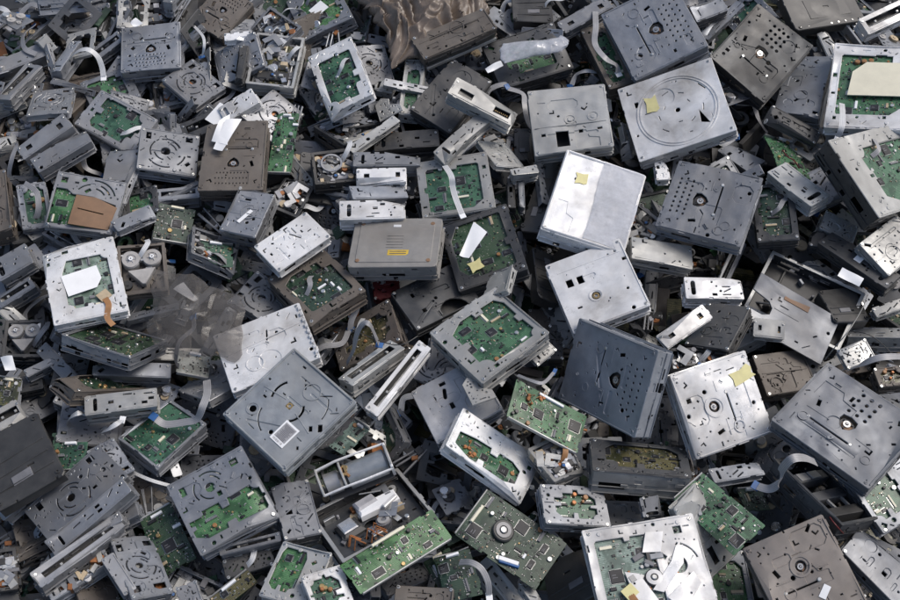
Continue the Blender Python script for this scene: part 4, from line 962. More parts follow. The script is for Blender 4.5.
ITEMS = [
('P','Z',(-0.5249, 0.4847, 0.022),(0.0581, 0.0219, 0.0054, -0.9981),0.1036,0.1012,0.0300,1000,'small grey drive with rows of tiny holes near top left',{'grid': (4, 9)}),
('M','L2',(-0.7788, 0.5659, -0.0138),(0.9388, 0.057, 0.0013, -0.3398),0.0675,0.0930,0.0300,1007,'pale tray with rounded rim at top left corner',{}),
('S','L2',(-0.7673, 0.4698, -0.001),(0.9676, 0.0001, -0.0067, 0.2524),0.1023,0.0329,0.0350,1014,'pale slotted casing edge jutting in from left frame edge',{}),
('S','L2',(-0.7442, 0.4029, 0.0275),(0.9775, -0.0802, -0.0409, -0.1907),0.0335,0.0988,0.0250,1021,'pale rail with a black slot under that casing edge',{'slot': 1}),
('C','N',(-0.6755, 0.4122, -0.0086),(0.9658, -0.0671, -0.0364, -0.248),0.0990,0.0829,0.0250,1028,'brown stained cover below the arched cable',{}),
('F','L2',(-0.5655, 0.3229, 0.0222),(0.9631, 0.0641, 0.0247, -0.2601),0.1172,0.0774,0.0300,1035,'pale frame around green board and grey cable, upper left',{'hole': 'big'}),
('C','N',(-0.6955, 0.6203, -0.0073),(0.9739, -0.045, 0.179, 0.1322),0.0468,0.0656,0.0250,1042,'brown cover fragment at the top edge, left part',{}),
('S','Z',(-0.6064, 0.507, 0.0123),(0.9381, 0.0315, -0.0786, 0.3358),0.0591,0.0271,0.0220,1049,'short pair of grey rails beside the small holed drive',{'slot': 1}),
('S','Z',(-0.5933, 0.5848, 0.009),(0.9972, 0.0013, 0.0283, 0.0698),0.0220,0.0814,0.0250,1056,'upright grey strip above the small holed drive',{}),
('M','D',(-0.5552, 0.616, -0.0267),(0.9931, -0.0064, 0.08, 0.0856),0.0763,0.0582,0.0250,1063,'dark mechanism with white bits behind the small holed drive',{}),
('P','N',(-0.4086, 0.5702, 0.0223),(0.9504, 0.0727, 0.0127, -0.3022),0.0734,0.0906,0.0300,1070,'beige holed chassis tilted at the top edge',{'grid': (4, 7)}),
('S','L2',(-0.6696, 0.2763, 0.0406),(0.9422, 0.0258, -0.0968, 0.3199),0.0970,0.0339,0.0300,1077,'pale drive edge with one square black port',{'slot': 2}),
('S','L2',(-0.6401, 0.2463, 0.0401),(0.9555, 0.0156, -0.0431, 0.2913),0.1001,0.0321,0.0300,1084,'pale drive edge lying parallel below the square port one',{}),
('M','N',(-0.7325, 0.3438, -0.014),(0.9997, -0.0103, -0.0075, -0.023),0.0893,0.0742,0.0300,1091,'brown green open mechanism at the left frame edge',{'pcb': 1}),
('C','K',(-0.7889, 0.6146, -0.0037),(0.9962, -0.0293, -0.082, 0.0008),0.1122,0.0739,0.0200,1098,'black panel in the very top left corner',{}),
('C','K',(-0.6294, 0.6228, -0.0218),(0.9954, -0.0142, -0.0656, -0.0689),0.0971,0.1182,0.0200,1105,'black panel between brown fragment and upright strip',{}),
('S','D',(-0.4084, 0.3173, 0.0222),(0.9775, 0.0113, -0.05, 0.2044),0.0846,0.0383,0.0300,1112,'dark slot loader with a white sticker on it',{'slot': 1, 'st': [('white', 0.6, 0.2, 0.04, 0.03, 30)]}),
('C','Z',(-0.4827, 0.2877, 0.0103),(0.9773, -0.0959, 0.1223, 0.1439),0.0825,0.0832,0.0250,1119,'mid grey cover next to the dark slot loader',{}),
('C','K',(-0.491, 0.5786, -0.0378),(0.9724, -0.0251, 0.2288, 0.0378),0.0477,0.1390,0.0400,1126,'dark box right of the small holed drive',{}),
('S','Z',(-0.4296, 0.4326, 0.012),(0.9982, -0.0003, -0.009, 0.0592),0.0161,0.0616,0.0220,1133,'narrow upright grey bracket right of the small holed drive',{}),
('C','Z',(-0.5603, 0.376, 0.0201),(0.9794, -0.0117, 0.2007, -0.0181),0.0669,0.0331,0.0150,1140,'thin grey plate behind the pale frame, upper left',{}),
('M','D',(-0.4742, 0.4174, -0.0089),(0.9933, -0.0012, -0.0461, 0.1058),0.0893,0.0809,0.0250,1147,'dark rounded mechanism below the small holed drive',{'pcb': 1}),
('F','W',(-0.1819, 0.3905, 0.0711),(0.9727, -0.0416, -0.1665, 0.1561),0.0823,0.1519,0.0180,1154,'white metal frame with green board near the brown bag',{'hole': 'big'}),
('C','L',(-0.101, 0.3533, 0.041),(0.9687, -0.0067, -0.2123, 0.1287),0.0433,0.0461,0.0120,1161,'small pale triangular plate beside the white metal frame',{'cut': 'tri'}),
('F','L',(-0.0649, 0.3936, 0.032),(0.9989, 0.0036, 0.0022, -0.0463),0.0344,0.1246,0.0200,1168,'tall narrow pale frame with green board below the brown bag',{'hole': 'big'}),
('C','D',(0.0002, 0.3647, 0.0422),(0.8805, 0.0603, 0.0032, 0.4701),0.1288,0.0828,0.0280,1175,'round cornered dark chassis lid below the brown bag',{'emb': 0}),
('C','N',(0.0096, 0.4832, 0.0581),(0.9738, 0.0208, -0.0472, 0.2213),0.1393,0.0540,0.0300,1182,'brown topped drive with long black slot by the bag',{'slotside': 1}),
('F','Z',(-0.2301, 0.5892, 0.0051),(0.9737, -0.0265, -0.131, 0.1845),0.0972,0.1105,0.0300,1189,'blue grey drive with white sticker at the top edge',{'st': [('white', 0, 0, 0.03, 0.025, 20)]}),
('C','Z',(-0.3623, 0.5416, 0.0148),(0.9872, -0.0249, 0.1423, 0.0679),0.0744,0.0448,0.0200,1196,'grey vented plate by the beige holed chassis',{'vents': 1}),
('M','L',(-0.3055, 0.4534, 0.024),(0.9986, -0.0167, 0.0032, -0.0503),0.0849,0.1184,0.0280,1203,'open mechanism with pale plates and a round disc, upper left',{'pcb': 1}),
('S','W',(-0.3496, 0.3415, 0.0451),(0.959, 0.0185, -0.146, 0.2421),0.0662,0.0356,0.0260,1210,'white slotted end plate next to a paper scrap',{'slot': 3}),
('S','D',(-0.3602, 0.4357, 0.045),(0.999, -0.0062, -0.0225, -0.0378),0.0155,0.0747,0.0250,1217,'dark upright bar by the pale disc mechanism',{}),
('S','W',(-0.3712, 0.4935, 0.058),(0.9972, -0.0003, 0.0109, 0.0741),0.0466,0.0166,0.0120,1224,'thin white strip under the beige holed chassis',{}),
('P','N',(-0.3518, 0.2219, 0.06),(0.0022, 0.0097, 0.0005, -1.0),0.1028,0.1389,0.0280,1231,'brown stained drive with rows of tiny holes',{'grid': (3, 10)}),
('B','G',(-0.2792, 0.2774, 0.046),(0.9997, 0.0053, -0.0002, -0.0256),0.0395,0.1223,0.0060,1238,'narrow green board beside the brown holed drive',{}),
('M','D',(-0.1635, 0.3149, 0.0078),(0.9202, -0.1478, 0.0912, 0.3507),0.1153,0.0855,0.0280,1245,'dark cluttered mechanism below the white metal frame',{'pcb': 1}),
('S','L',(-0.1269, 0.2779, 0.058),(0.9284, -0.0213, 0.0135, 0.3707),0.1023,0.0166,0.0120,1252,'thin pale strip crossing the dark cluttered mechanism',{}),
('S','D',(-0.0713, 0.2792, 0.0271),(0.9986, -0.0075, -0.0427, 0.0297),0.1086,0.0361,0.0250,1259,'dark drive side with a row of small openings',{'slot': 3}),
('C','D',(-0.1635, 0.5339, -0.0089),(0.9968, -0.0038, 0.0444, 0.0662),0.0505,0.0819,0.0250,1266,'dark plain plate left of the brown bag',{}),
('S','L',(-0.1118, 0.3976, 0.037),(0.9917, -0.0011, -0.0029, -0.1287),0.0313,0.0276,0.0150,1273,'small pale ribbed connector block below the bag',{'slot': 3}),
('C','Z',(-0.3376, 0.5769, -0.0056),(0.9531, -0.0955, 0.2403, 0.1571),0.0661,0.0841,0.0250,1280,'dark grey wedge cover at the top edge',{}),
('M','D',(-0.1242, 0.2948, 0.006),(0.9917, -0.0141, 0.0208, 0.1261),0.0997,0.0713,0.0280,1287,'dark mechanism with thin rods above the stacked drive edges',{}),
('C','L',(0.1991, 0.2836, 0.0811),(0.9981, 0.0253, -0.0462, 0.0333),0.1275,0.1249,0.0250,1294,'light blue grey cover with a black square opening',{'lay': 'sq'}),
('S','L',(0.0502, 0.3079, 0.0946),(0.9697, 0.032, 0.0992, -0.2208),0.1154,0.0357,0.0300,1301,'pale drive end with two black ports',{'slot': 4}),
('S','L',(0.0203, 0.2472, 0.088),(0.9072, -0.0194, 0.0125, 0.42),0.1157,0.0255,0.0180,1308,'pale strip with green board behind it',{'slot': 3}),
('F','D',(0.1365, 0.4676, 0.0222),(0.9825, 0.0636, -0.0252, 0.173),0.1347,0.0980,0.0300,1315,'dark drive under a cloudy plastic film',{'hole': 'big'}),
('P','Z',(0.3575, 0.4806, 0.0776),(0.8071, 0.1585, -0.0542, -0.5661),0.1468,0.1339,0.0300,1322,'large blue grey holed drive at the top edge',{'grid': (4, 7)}),
('C','W',(0.3837, 0.3187, 0.0634),(0.9827, 0.0276, -0.163, 0.084),0.1637,0.1525,0.0260,1329,'white cover embossed with a large disc outline',{'lay': 'disc', 'st': [('yellow', -0.42, 0.32, 0.022, 0.03, 0)]}),
('F','N',(0.2765, 0.4658, 0.022),(0.9863, 0.0148, -0.0185, 0.1635),0.0476,0.1401,0.0300,1336,'brown lined frame left of the large holed drive',{'hole': 'big'}),
('S','Z',(0.2401, 0.545, 0.0461),(0.9646, 0.0446, -0.0452, 0.2558),0.0997,0.0270,0.0240,1343,'blue grey slotted strip at the top edge',{'slot': 2}),
('C','K',(0.1487, 0.5978, 0.004),(0.9998, 0.007, -0.0063, 0.0151),0.0704,0.0774,0.0300,1350,'dark drive back between bag and slotted strip',{}),
('C','L',(0.0802, 0.2337, 0.0617),(0.9469, -0.1868, 0.2049, 0.1627),0.0551,0.0780,0.0100,1357,'pale bent plate above the thin upright bars',{}),
('S','Z',(0.466, 0.5737, 0.0322),(0.9806, 0.0489, -0.0634, 0.1789),0.0607,0.0297,0.0200,1364,'little grey bracket at the corner of the large holed drive',{}),
('C','K',(0.1247, 0.2832, 0.004),(0.9999, -0.0076, -0.0042, -0.0064),0.0295,0.0660,0.0300,1371,'black side panel left of the square opening cover',{}),
('M','D',(0.0833, 0.2915, 0.0123),(0.9943, -0.0072, 0.0853, -0.0634),0.0565,0.0388,0.0220,1378,'dark finned mechanism below the two port drive end',{}),
('P','D',(0.5311, 0.4466, 0.0588),(0.933, 0.0865, 0.0801, -0.3402),0.1208,0.1458,0.0300,1385,'dark grey holed drive near top right',{'grid': (4, 4), 'bigh': 1}),
('C','Z',(0.6185, 0.3947, 0.0237),(0.9713, -0.0877, -0.1471, -0.1648),0.0727,0.1523,0.0300,1392,'grey blue box leaning behind the dark holed drive',{}),
('F','W',(0.7053, 0.3478, 0.0886),(0.9841, -0.0497, -0.1132, -0.1278),0.1322,0.1943,0.0180,1399,'white frame with green board and cream panel',{'hole': 'cream', 'st': []}),
('F','L',(0.6959, 0.1737, 0.0893),(0.9456, 0.0409, 0.2067, 0.2479),0.2378,0.1443,0.0383,1406,'pale frame with green board and black side, right edge',{'hole': 'big', 'side': 'K'}),
('S','W',(0.7514, 0.51, 0.0787),(0.9648, 0.1189, -0.0177, 0.2341),0.0889,0.0328,0.0280,1413,'white slotted drive box in the top right corner',{'slot': 1}),
('C','K',(0.6655, 0.5793, 0.0275),(0.9838, 0.0521, 0.0869, 0.1477),0.1432,0.0784,0.0250,1420,'black panel with a row of silver screws',{'screws': 1}),
('B','G',(0.5656, 0.2488, 0.0469),(0.9699, -0.1006, 0.2215, 0.0057),0.0749,0.0856,0.0060,1427,'green board with red connector under the dark holed drive',{}),
('C','D',(0.5723, 0.2975, 0.0583),(0.8643, 0.01, 0.1141, 0.4897),0.0310,0.0931,0.0120,1434,'crumpled grey strip below the dark holed drive',{}),
('S','Z',(0.4959, 0.2698, -0.0136),(0.9341, -0.0774, 0.0133, 0.3482),0.0415,0.0699,0.0300,1441,'shadowed grey bracket above the shield shaped holed drive',{}),
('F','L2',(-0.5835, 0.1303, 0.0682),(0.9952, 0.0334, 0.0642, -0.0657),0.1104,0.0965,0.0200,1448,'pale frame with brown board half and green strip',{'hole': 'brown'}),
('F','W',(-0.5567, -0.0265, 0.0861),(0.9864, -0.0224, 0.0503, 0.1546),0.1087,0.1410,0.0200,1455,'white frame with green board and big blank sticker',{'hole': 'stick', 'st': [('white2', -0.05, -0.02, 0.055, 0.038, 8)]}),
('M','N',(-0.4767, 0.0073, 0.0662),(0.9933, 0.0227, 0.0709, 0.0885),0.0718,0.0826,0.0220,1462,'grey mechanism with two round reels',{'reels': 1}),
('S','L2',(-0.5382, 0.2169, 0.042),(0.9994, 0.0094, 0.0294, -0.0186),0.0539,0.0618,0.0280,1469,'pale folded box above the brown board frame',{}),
('B','DG',(-0.4459, 0.1138, 0.0461),(0.9917, 0.011, 0.1221, -0.0387),0.0566,0.0653,0.0060,1476,'dark green board right of the brown board frame',{}),
('S','Z',(-0.5006, 0.0964, 0.0743),(0.9452, -0.0824, 0.0526, 0.3117),0.0675,0.0237,0.0140,1483,'pale blue bracket hooked beside the brown board frame',{}),
('F','D',(-0.501, 0.1537, 0.0242),(0.9945, -0.0158, -0.046, 0.0929),0.0579,0.0531,0.0280,1490,'dark box with orange parts behind the pale blue bracket',{'hole': 'big'}),
('F','Z',(-0.6783, 0.1476, 0.0301),(0.9883, 0.0168, 0.0637, 0.1374),0.0458,0.0861,0.0220,1497,'grey frame with green corner near the left edge',{'hole': 'big'}),
('C','N',(-0.7282, 0.1429, 0.035),(0.9911, -0.0021, 0.0057, 0.1332),0.0333,0.1236,0.0350,1504,'brown panel standing at the left frame edge',{}),
('F','Z',(-0.4712, 0.2418, 0.0451),(0.9892, -0.0044, 0.1455, 0.0173),0.0959,0.0828,0.0260,1511,'grey chassis with curved slots left of brown holed drive',{'hole': 'slots'}),
('S','Z',(-0.4469, 0.171, 0.0241),(0.9964, -0.0003, 0.0464, 0.0706),0.0688,0.0227,0.0280,1518,'long grey drive side left of the brown holed drive',{'slot': 1}),
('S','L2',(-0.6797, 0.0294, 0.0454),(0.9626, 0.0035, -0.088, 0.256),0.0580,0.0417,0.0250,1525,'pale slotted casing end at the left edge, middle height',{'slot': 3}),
('S','Z',(-0.6748, -0.0154, 0.0272),(0.9523, 0.0086, -0.0602, 0.299),0.0625,0.0230,0.0250,1532,'grey casing end left of the blank sticker frame',{'slot': 1}),
('B','G',(-0.3685, 0.0449, 0.065),(0.9983, 0.0069, 0.056, 0.013),0.0543,0.0422,0.0050,1539,'bright green board left of the white notched plate',{}),
('S','D',(-0.6973, 0.0948, 0.0104),(0.9632, -0.0686, 0.1522, 0.2107),0.0383,0.0274,0.0250,1546,'dark clip plate above the blank sticker frame',{}),
('C','D',(-0.4497, 0.1947, -0.0105),(0.9809, -0.0386, 0.1602, 0.1036),0.0567,0.0847,0.0280,1553,'dark cover below the grey curved slot chassis',{}),
('C','LB',(-0.0808, 0.0362, 0.0757),(0.9933, -0.0899, -0.0612, -0.0387),0.1372,0.1009,0.0311,1560,'beige lidded drive with a yellow label',{'lay': 'lid', 'st': [('ylab', 0.1, -0.45, 0.032, 0.011, 0)]}),
('C','W',(-0.2431, 0.0425, 0.0881),(0.9094, -0.0206, -0.0238, -0.4148),0.0635,0.0997,0.0180,1567,'white notched plate with small holes',{'lay': 'sq2'}),
('F','N',(-0.2026, -0.0284, 0.0606),(0.9385, -0.1212, -0.0043, 0.3232),0.1001,0.1238,0.0283,1574,'brown rimmed drive with dark board and orange chip',{'hole': 'big', 'pc': 'DG'}),
('S','Z',(-0.1033, 0.2145, 0.058),(0.9999, -0.002, 0.0068, 0.0102),0.1070,0.0271,0.0300,1581,'grey drive side with round holes, top of edge stack',{'slot': 3}),
('S','W',(-0.1115, 0.1821, 0.063),(0.9996, -0.0004, 0.0233, 0.0159),0.0799,0.0271,0.0250,1588,'white drive side second in the edge stack',{'slot': 2}),
('S','Z',(-0.1194, 0.1448, 0.067),(0.9797, -0.0705, 0.128, 0.1371),0.0932,0.0289,0.0220,1595,'bent grey drive side third in the edge stack',{}),
('S','W',(-0.1223, 0.1028, 0.076),(0.9998, 0.0027, 0.0014, 0.0189),0.1018,0.0353,0.0300,1602,'bright white perforated strip at the bottom of the edge stack',{'slot': 3}),
('F','L',(0.0104, 0.1638, 0.0661),(0.9964, 0.0172, -0.0581, 0.0584),0.1155,0.1101,0.0220,1609,'upright pale frame with green board and white cable',{'hole': 'big'}),
('C','Z',(-0.3186, 0.1073, 0.0602),(0.9879, -0.0232, -0.0471, -0.1459),0.0601,0.0870,0.0280,1616,'blue grey drive with a long white label strip',{'st': [('white', 0.0, -0.2, 0.006, 0.03, -25)]}),
('M','D',(-0.2623, 0.1696, 0.0274),(0.977, 0.0612, 0.0776, -0.1888),0.0523,0.0639,0.0250,1623,'dark round motor mechanism right of the brown holed drive',{}),
('M','D',(-0.1918, 0.2104, 0.0442),(0.995, -0.0097, 0.0529, 0.0839),0.0699,0.0639,0.0260,1630,'dark mechanism with a shiny ring beside the edge stack',{'ring': 1}),
('F','D',(0.0564, 0.0455, 0.0586),(0.9876, -0.004, -0.0964, 0.1236),0.1108,0.1269,0.0300,1637,'dark framed drive with white tag and yellow tape',{'hole': 'big', 'pc': 'DG', 'st': [('yellow', -0.35, -0.45, 0.022, 0.02, 10)]}),
('C','D',(-0.0242, -0.0337, 0.0481),(0.9598, -0.0095, 0.0463, 0.2765),0.1132,0.0797,0.0220,1644,'dark plate with a round cut right of the lidded drive',{'lay': 'bighole'}),
('C','K',(-0.2211, 0.2144, 0.0098),(0.9915, -0.0047, 0.1296, -0.0104),0.0735,0.0952,0.0250,1651,'black plate above the white notched plate',{}),
('C','K',(-0.0996, -0.0093, 0.038),(0.9979, -0.0045, 0.0294, 0.0583),0.0404,0.0355,0.0140,1658,'dark red plastic piece under the lidded drive',{'col': 'R'}),
('S','Z',(-0.1612, 0.1412, 0.033),(0.9407, -0.114, 0.0951, 0.305),0.0328,0.0493,0.0200,1665,'dark grey bracket above the lidded drive',{}),
('C','W',(0.2233, 0.1158, 0.0766),(0.9859, -0.0429, 0.0629, -0.1492),0.1332,0.1705,0.0298,1672,'shiny white cover half under clear film',{'st': [('yellow', -0.45, 0.45, 0.02, 0.022, 10)], 'lay': 'film'}),
('C','W',(0.2267, -0.0347, 0.0804),(0.9839, -0.0028, -0.0927, 0.1525),0.1213,0.1270,0.0260,1679,'white plate with round hub and two square windows',{'lay': 'hub'}),
('S','L',(0.3245, 0.0333, 0.0667),(0.9924, -0.0413, 0.1096, -0.039),0.0983,0.0438,0.0220,1686,'rounded silver end cap right of the film covered cover',{}),
('S','L',(0.1195, 0.19, 0.066),(0.9921, -0.0084, 0.015, 0.1245),0.0445,0.0157,0.0220,1693,'pale bracket over the thin upright bars',{'slot': 3}),
('S','D',(0.0996, 0.1625, 0.048),(0.9999, 0.0001, -0.0057, -0.0082),0.0121,0.0614,0.0220,1700,'first thin upright bar under the pale bracket',{}),
('S','Z',(0.1161, 0.1628, 0.048),(1.0, 0.0, -0.0004, -0.0042),0.0084,0.0620,0.0220,1707,'second thin upright bar under the pale bracket',{}),
('C','K',(0.1553, 0.1636, 0.0283),(0.9774, -0.063, -0.1491, -0.1362),0.0316,0.1525,0.0250,1714,'dark side frame left of the film covered cover',{}),
('S','L',(0.0791, -0.0337, 0.0988),(0.9294, -0.1895, -0.3099, -0.066),0.0450,0.0562,0.0100,1721,'pale corner bracket above the green board frame',{}),
('C','K',(0.351, 0.2177, 0.037),(0.9996, 0.0045, -0.0185, 0.0188),0.0215,0.0391,0.0150,1728,'small white clip between white covers',{'col': 'W'}),
('C','K',(0.1393, 0.0113, 0.0342),(0.952, -0.0921, 0.292, -0.003),0.0398,0.1023,0.0220,1735,'black plate left of the hub plate',{}),
('P','Z',(0.4083, 0.107, 0.0957),(0.8254, -0.0165, -0.0945, 0.5563),0.1252,0.1339,0.0288,1742,'blue grey drive with shield shaped opening and slot',{'grid': (3, 8)}),
('F','D',(0.5178, 0.1108, 0.0682),(0.9955, -0.0303, -0.0872, -0.0191),0.0631,0.1176,0.0201,1749,'dark drive with brown parts under the shield opening drive',{'hole': 'big', 'pc': 'DG'}),
('S','W',(0.4029, -0.0285, 0.058),(0.9999, -0.001, 0.0057, -0.0093),0.0883,0.0377,0.0300,1756,'white drive end with small holes above the long clip',{'slot': 3}),
('M','D',(0.5507, -0.0291, 0.022),(0.9669, 0.0045, 0.0062, -0.2551),0.1551,0.1158,0.0300,1763,'black open tray near the right edge',{'empty': 1}),
('C','Z3',(0.515, -0.0714, 0.0554),(0.9654, 0.059, 0.1014, -0.2328),0.1392,0.0852,0.0150,1770,'blue grey notched cover inside the black tray',{'lay': 'notch'}),
('S','L',(0.5534, 0.1471, 0.0825),(0.9494, -0.0961, 0.022, 0.2982),0.0418,0.0961,0.0240,1777,'pale connector block beside the shield opening drive',{'slot': 3}),
('C','L',(0.6143, 0.093, 0.0525),(0.9686, 0.0031, 0.1145, -0.2208),0.0576,0.0388,0.0180,1784,'speckled pale plate between black sides, right',{}),
('S','D',(0.6337, 0.0194, 0.0662),(0.9267, -0.0683, 0.0191, 0.3691),0.0371,0.1277,0.0220,1791,'long dark rail with a white sticker',{'slot': 3, 'st': [('white', 0.1, 0, 0.02, 0.012, 0)]}),
('C','L',(0.6801, 0.0391, 0.0843),(0.9418, 0.0714, 0.044, 0.3254),0.0866,0.0664,0.0220,1798,'light holed cover at the right edge',{'lay': 'q'}),
('S','D',(0.5829, 0.072, 0.0502),(0.9869, -0.0117, -0.0728, -0.1437),0.0217,0.0319,0.0200,1805,'small black post left of the speckled plate',{}),
('C','K',(0.5777, 0.2783, 0.0104),(0.987, -0.0712, 0.1438, 0.002),0.0427,0.1032,0.0250,1812,'black plate behind the pale connector block',{}),
('F','Z',(-0.5023, -0.132, 0.0729),(0.7739, -0.2547, 0.2744, 0.5109),0.1024,0.1174,0.0214,1819,'blue grey tray with dark board and silver beads',{'hole': 'full', 'pc': 'DG'}),
('S','Z',(-0.4795, -0.1599, 0.0458),(0.9905, -0.0165, 0.1314, 0.0375),0.1122,0.0241,0.0250,1826,'blue grey plate edge below the beaded tray',{}),
('S','L',(-0.4751, -0.2294, 0.0761),(0.9946, 0.0015, 0.0454, 0.0933),0.1009,0.0300,0.0300,1833,'white drive face with a bold row of holes',{'slot': 3}),
('F','N',(-0.5131, -0.1935, 0.0535),(0.8557, -0.2148, 0.3486, 0.3163),0.1645,0.0485,0.0250,1840,'dark brown drive top behind the white drive face',{'hole': 'big', 'pc': 'DG'}),
('B','WG',(-0.3835, -0.1504, 0.0663),(0.978, -0.0581, 0.2005, 0.0011),0.0485,0.0380,0.0040,1847,'torn whitish board scrap beside the clear film',{}),
('F','Z',(-0.4163, -0.2664, 0.0471),(0.8941, -0.1309, 0.0634, 0.4236),0.0971,0.0825,0.0240,1854,'blue grey frame with green board near the hanging cable',{'hole': 'full', 'pc': 'G'}),
('M','D',(-0.6625, -0.0851, 0.0064),(0.9953, 0.0365, 0.0839, 0.0317),0.0574,0.0621,0.0280,1861,'dark heap of gears at the left edge',{'reels': 1}),
('S','L',(-0.6386, -0.2434, 0.064),(0.9524, -0.012, 0.0283, 0.3033),0.0400,0.0341,0.0240,1868,'white drive corner with black slot at the left edge',{'slot': 1}),
('S','Z',(-0.6133, -0.1419, 0.0341),(0.9542, -0.0161, 0.0368, 0.2966),0.0592,0.0146,0.0180,1875,'blue grey strip left of the beaded tray',{}),
('B','BG',(-0.6544, -0.1952, 0.065),(0.9932, 0.0708, 0.0811, -0.0442),0.0342,0.0423,0.0050,1882,'beige and green board at the left edge',{}),
('C','K',(-0.6012, -0.323, 0.0865),(0.9556, -0.0807, -0.0724, 0.2741),0.1012,0.1248,0.0200,1889,'large dark plastic panel at the lower left',{}),
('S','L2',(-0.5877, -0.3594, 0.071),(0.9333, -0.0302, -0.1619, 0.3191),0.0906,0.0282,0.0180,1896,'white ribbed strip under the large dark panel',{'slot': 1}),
('B','G',(-0.5558, -0.2674, 0.0471),(0.9884, -0.0107, 0.0955, 0.1177),0.0451,0.0340,0.0050,1903,'small green board right of the large dark panel',{}),
('C','D',(-0.5692, -0.1532, 0.0241),(0.9991, -0.0183, -0.0212, -0.0327),0.0508,0.0584,0.0280,1910,'brown black side panel left of the white drive face',{}),
('S','D',(-0.6442, -0.1662, 0.014),(0.9873, 0.0008, 0.0352, 0.155),0.0523,0.0283,0.0200,1917,'dark strip at the left edge above the panel',{}),
('C','W',(-0.2682, -0.1426, 0.0841),(0.9811, -0.0294, -0.0316, 0.1889),0.1348,0.1064,0.0220,1924,'large white cover with notched right rim',{'lay': 'q2'}),
('C','Z2',(-0.2257, -0.248, 0.1021),(0.9279, 0.0214, -0.0326, -0.3708),0.1297,0.1399,0.0220,1931,'blue grey diamond set cover with a printed label',{'lay': 'curves', 'st': [('print', 0.38, -0.45, 0.026, 0.034, 0)]}),
('F','N',(-0.1185, -0.093, 0.0268),(0.9642, -0.0476, -0.2173, 0.144),0.1076,0.0802,0.0280,1938,'brown frame under the looped grey cable',{'hole': 'big', 'pc': 'BG'}),
('S','L',(-0.114, -0.1757, 0.0841),(0.8901, -0.1884, 0.0684, 0.4092),0.1096,0.0296,0.0240,1945,'pale slot loader left of the long curved bezel',{'slot': 1}),
('S','W',(-0.0753, -0.1897, 0.0841),(0.8909, 0.0426, -0.0139, 0.452),0.1306,0.0219,0.0220,1952,'long white rimmed black slot bezel',{'slot': 1}),
('C','LG',(0.0135, -0.2175, 0.0634),(0.9701, 0.02, -0.0915, 0.2241),0.1046,0.0933,0.0250,1959,'pale plate with two slots left of the green corner frame',{'lay': 'two'}),
('B','G2',(-0.1455, -0.2696, 0.0652),(0.9415, -0.1125, -0.0575, -0.3125),0.0283,0.0578,0.0050,1966,'pale green board below the long slot bezel',{}),
('C','K',(-0.0898, -0.1652, 0.0094),(0.9634, 0.0447, -0.0799, 0.2518),0.0742,0.0475,0.0250,1973,'dark flat panel behind the long slot bezel',{}),
('F','D',(-0.0797, -0.0508, 0.0097),(0.9809, -0.0767, 0.0909, 0.1537),0.0613,0.0620,0.0250,1980,'dark drive between lidded drive and pale slot loader',{'hole': 'big'}),
('F','L',(0.0598, -0.1326, 0.0976),(0.9395, -0.0909, -0.0224, 0.3295),0.1270,0.1243,0.0269,1987,'grey frame with bright green board and two black chips',{'hole': 'chip', 'chips': 3}),
('C','L',(0.1349, -0.1372, 0.0782),(0.9267, 0.1224, 0.0317, 0.3538),0.0380,0.0237,0.0100,1994,'pale bent tab beside the two chip frame',{}),
('P','D4',(0.2478, -0.192, 0.107),(0.4221, 0.4479, -0.122, -0.7787),0.1261,0.1721,0.0300,2001,'slate grey holed drive with a triangular opening',{'grid': (3, 7)}),
('B','G',(0.1366, -0.2593, 0.1195),(0.9655, -0.0365, 0.2107, -0.1487),0.1178,0.0623,0.0050,2008,'bright green board with a copper coil',{'coil': 1}),
('F','W',(0.0527, -0.3123, 0.0884),(0.8066, 0.0522, 0.2611, 0.5277),0.0809,0.1343,0.0206,2015,'pale drive with green corner board and orange coil',{'hole': 'half', 'coil': 1}),
('C','L',(0.0398, -0.2181, 0.1181),(0.9779, -0.0558, 0.0424, 0.197),0.0371,0.0458,0.0060,2022,'pale forked bracket above the orange coil drive',{'cut': 'tri'}),
('M','L',(0.148, -0.3194, 0.0885),(0.9551, -0.0873, 0.0757, 0.273),0.0556,0.0643,0.0180,2029,'pale skeletal mechanism with orange flex below the copper coil board',{'flex': 1}),
('C','D',(0.1656, -0.0946, 0.0091),(0.9979, -0.0047, -0.0505, -0.0398),0.0217,0.0612,0.0250,2036,'dark cover right of the two chip frame',{}),
('S','D',(0.1381, 0.0266, 0.0121),(0.9865, 0.0219, -0.0501, 0.1545),0.0403,0.0357,0.0220,2043,'dark strip left of the hub plate',{}),
('Q','W',(0.3791, -0.2345, 0.1022),(0.5487, 0.2077, -0.0554, 0.8079),0.1216,0.1259,0.0240,2050,'bright white drive cover with yellow sticker',{'st': [('yellow', 0.5, -0.72, 0.02, 0.034, 10)]}),
('P','Z',(0.5534, -0.2821, 0.1162),(0.9231, -0.0369, -0.0353, -0.3811),0.1580,0.1335,0.0260,2057,'big blue grey holed drive at the right edge',{'grid': (4, 3), 'bigh': 1}),
('S','W',(0.3449, -0.1139, 0.1161),(0.9468, 0.0893, 0.0068, 0.309),0.0855,0.0241,0.0080,2064,'long white clip with a dark hole',{'slot': 2}),
('C','D',(0.4042, -0.1131, 0.0867),(0.9412, -0.1464, -0.1918, -0.2363),0.0697,0.0951,0.0220,2071,'dark ridged drive above the bright white cover',{'slotside': 1}),
('M','D',(0.3625, -0.161, 0.088),(0.9997, -0.0153, 0.0149, 0.0119),0.0833,0.0364,0.0180,2078,'grey mechanism strip above the bright white cover',{}),
('C','N',(0.4967, -0.1549, 0.0279),(0.9821, 0.0223, 0.1335, 0.1312),0.0885,0.0657,0.0250,2085,'rusty brown lid in shadow beside the bright white cover',{}),
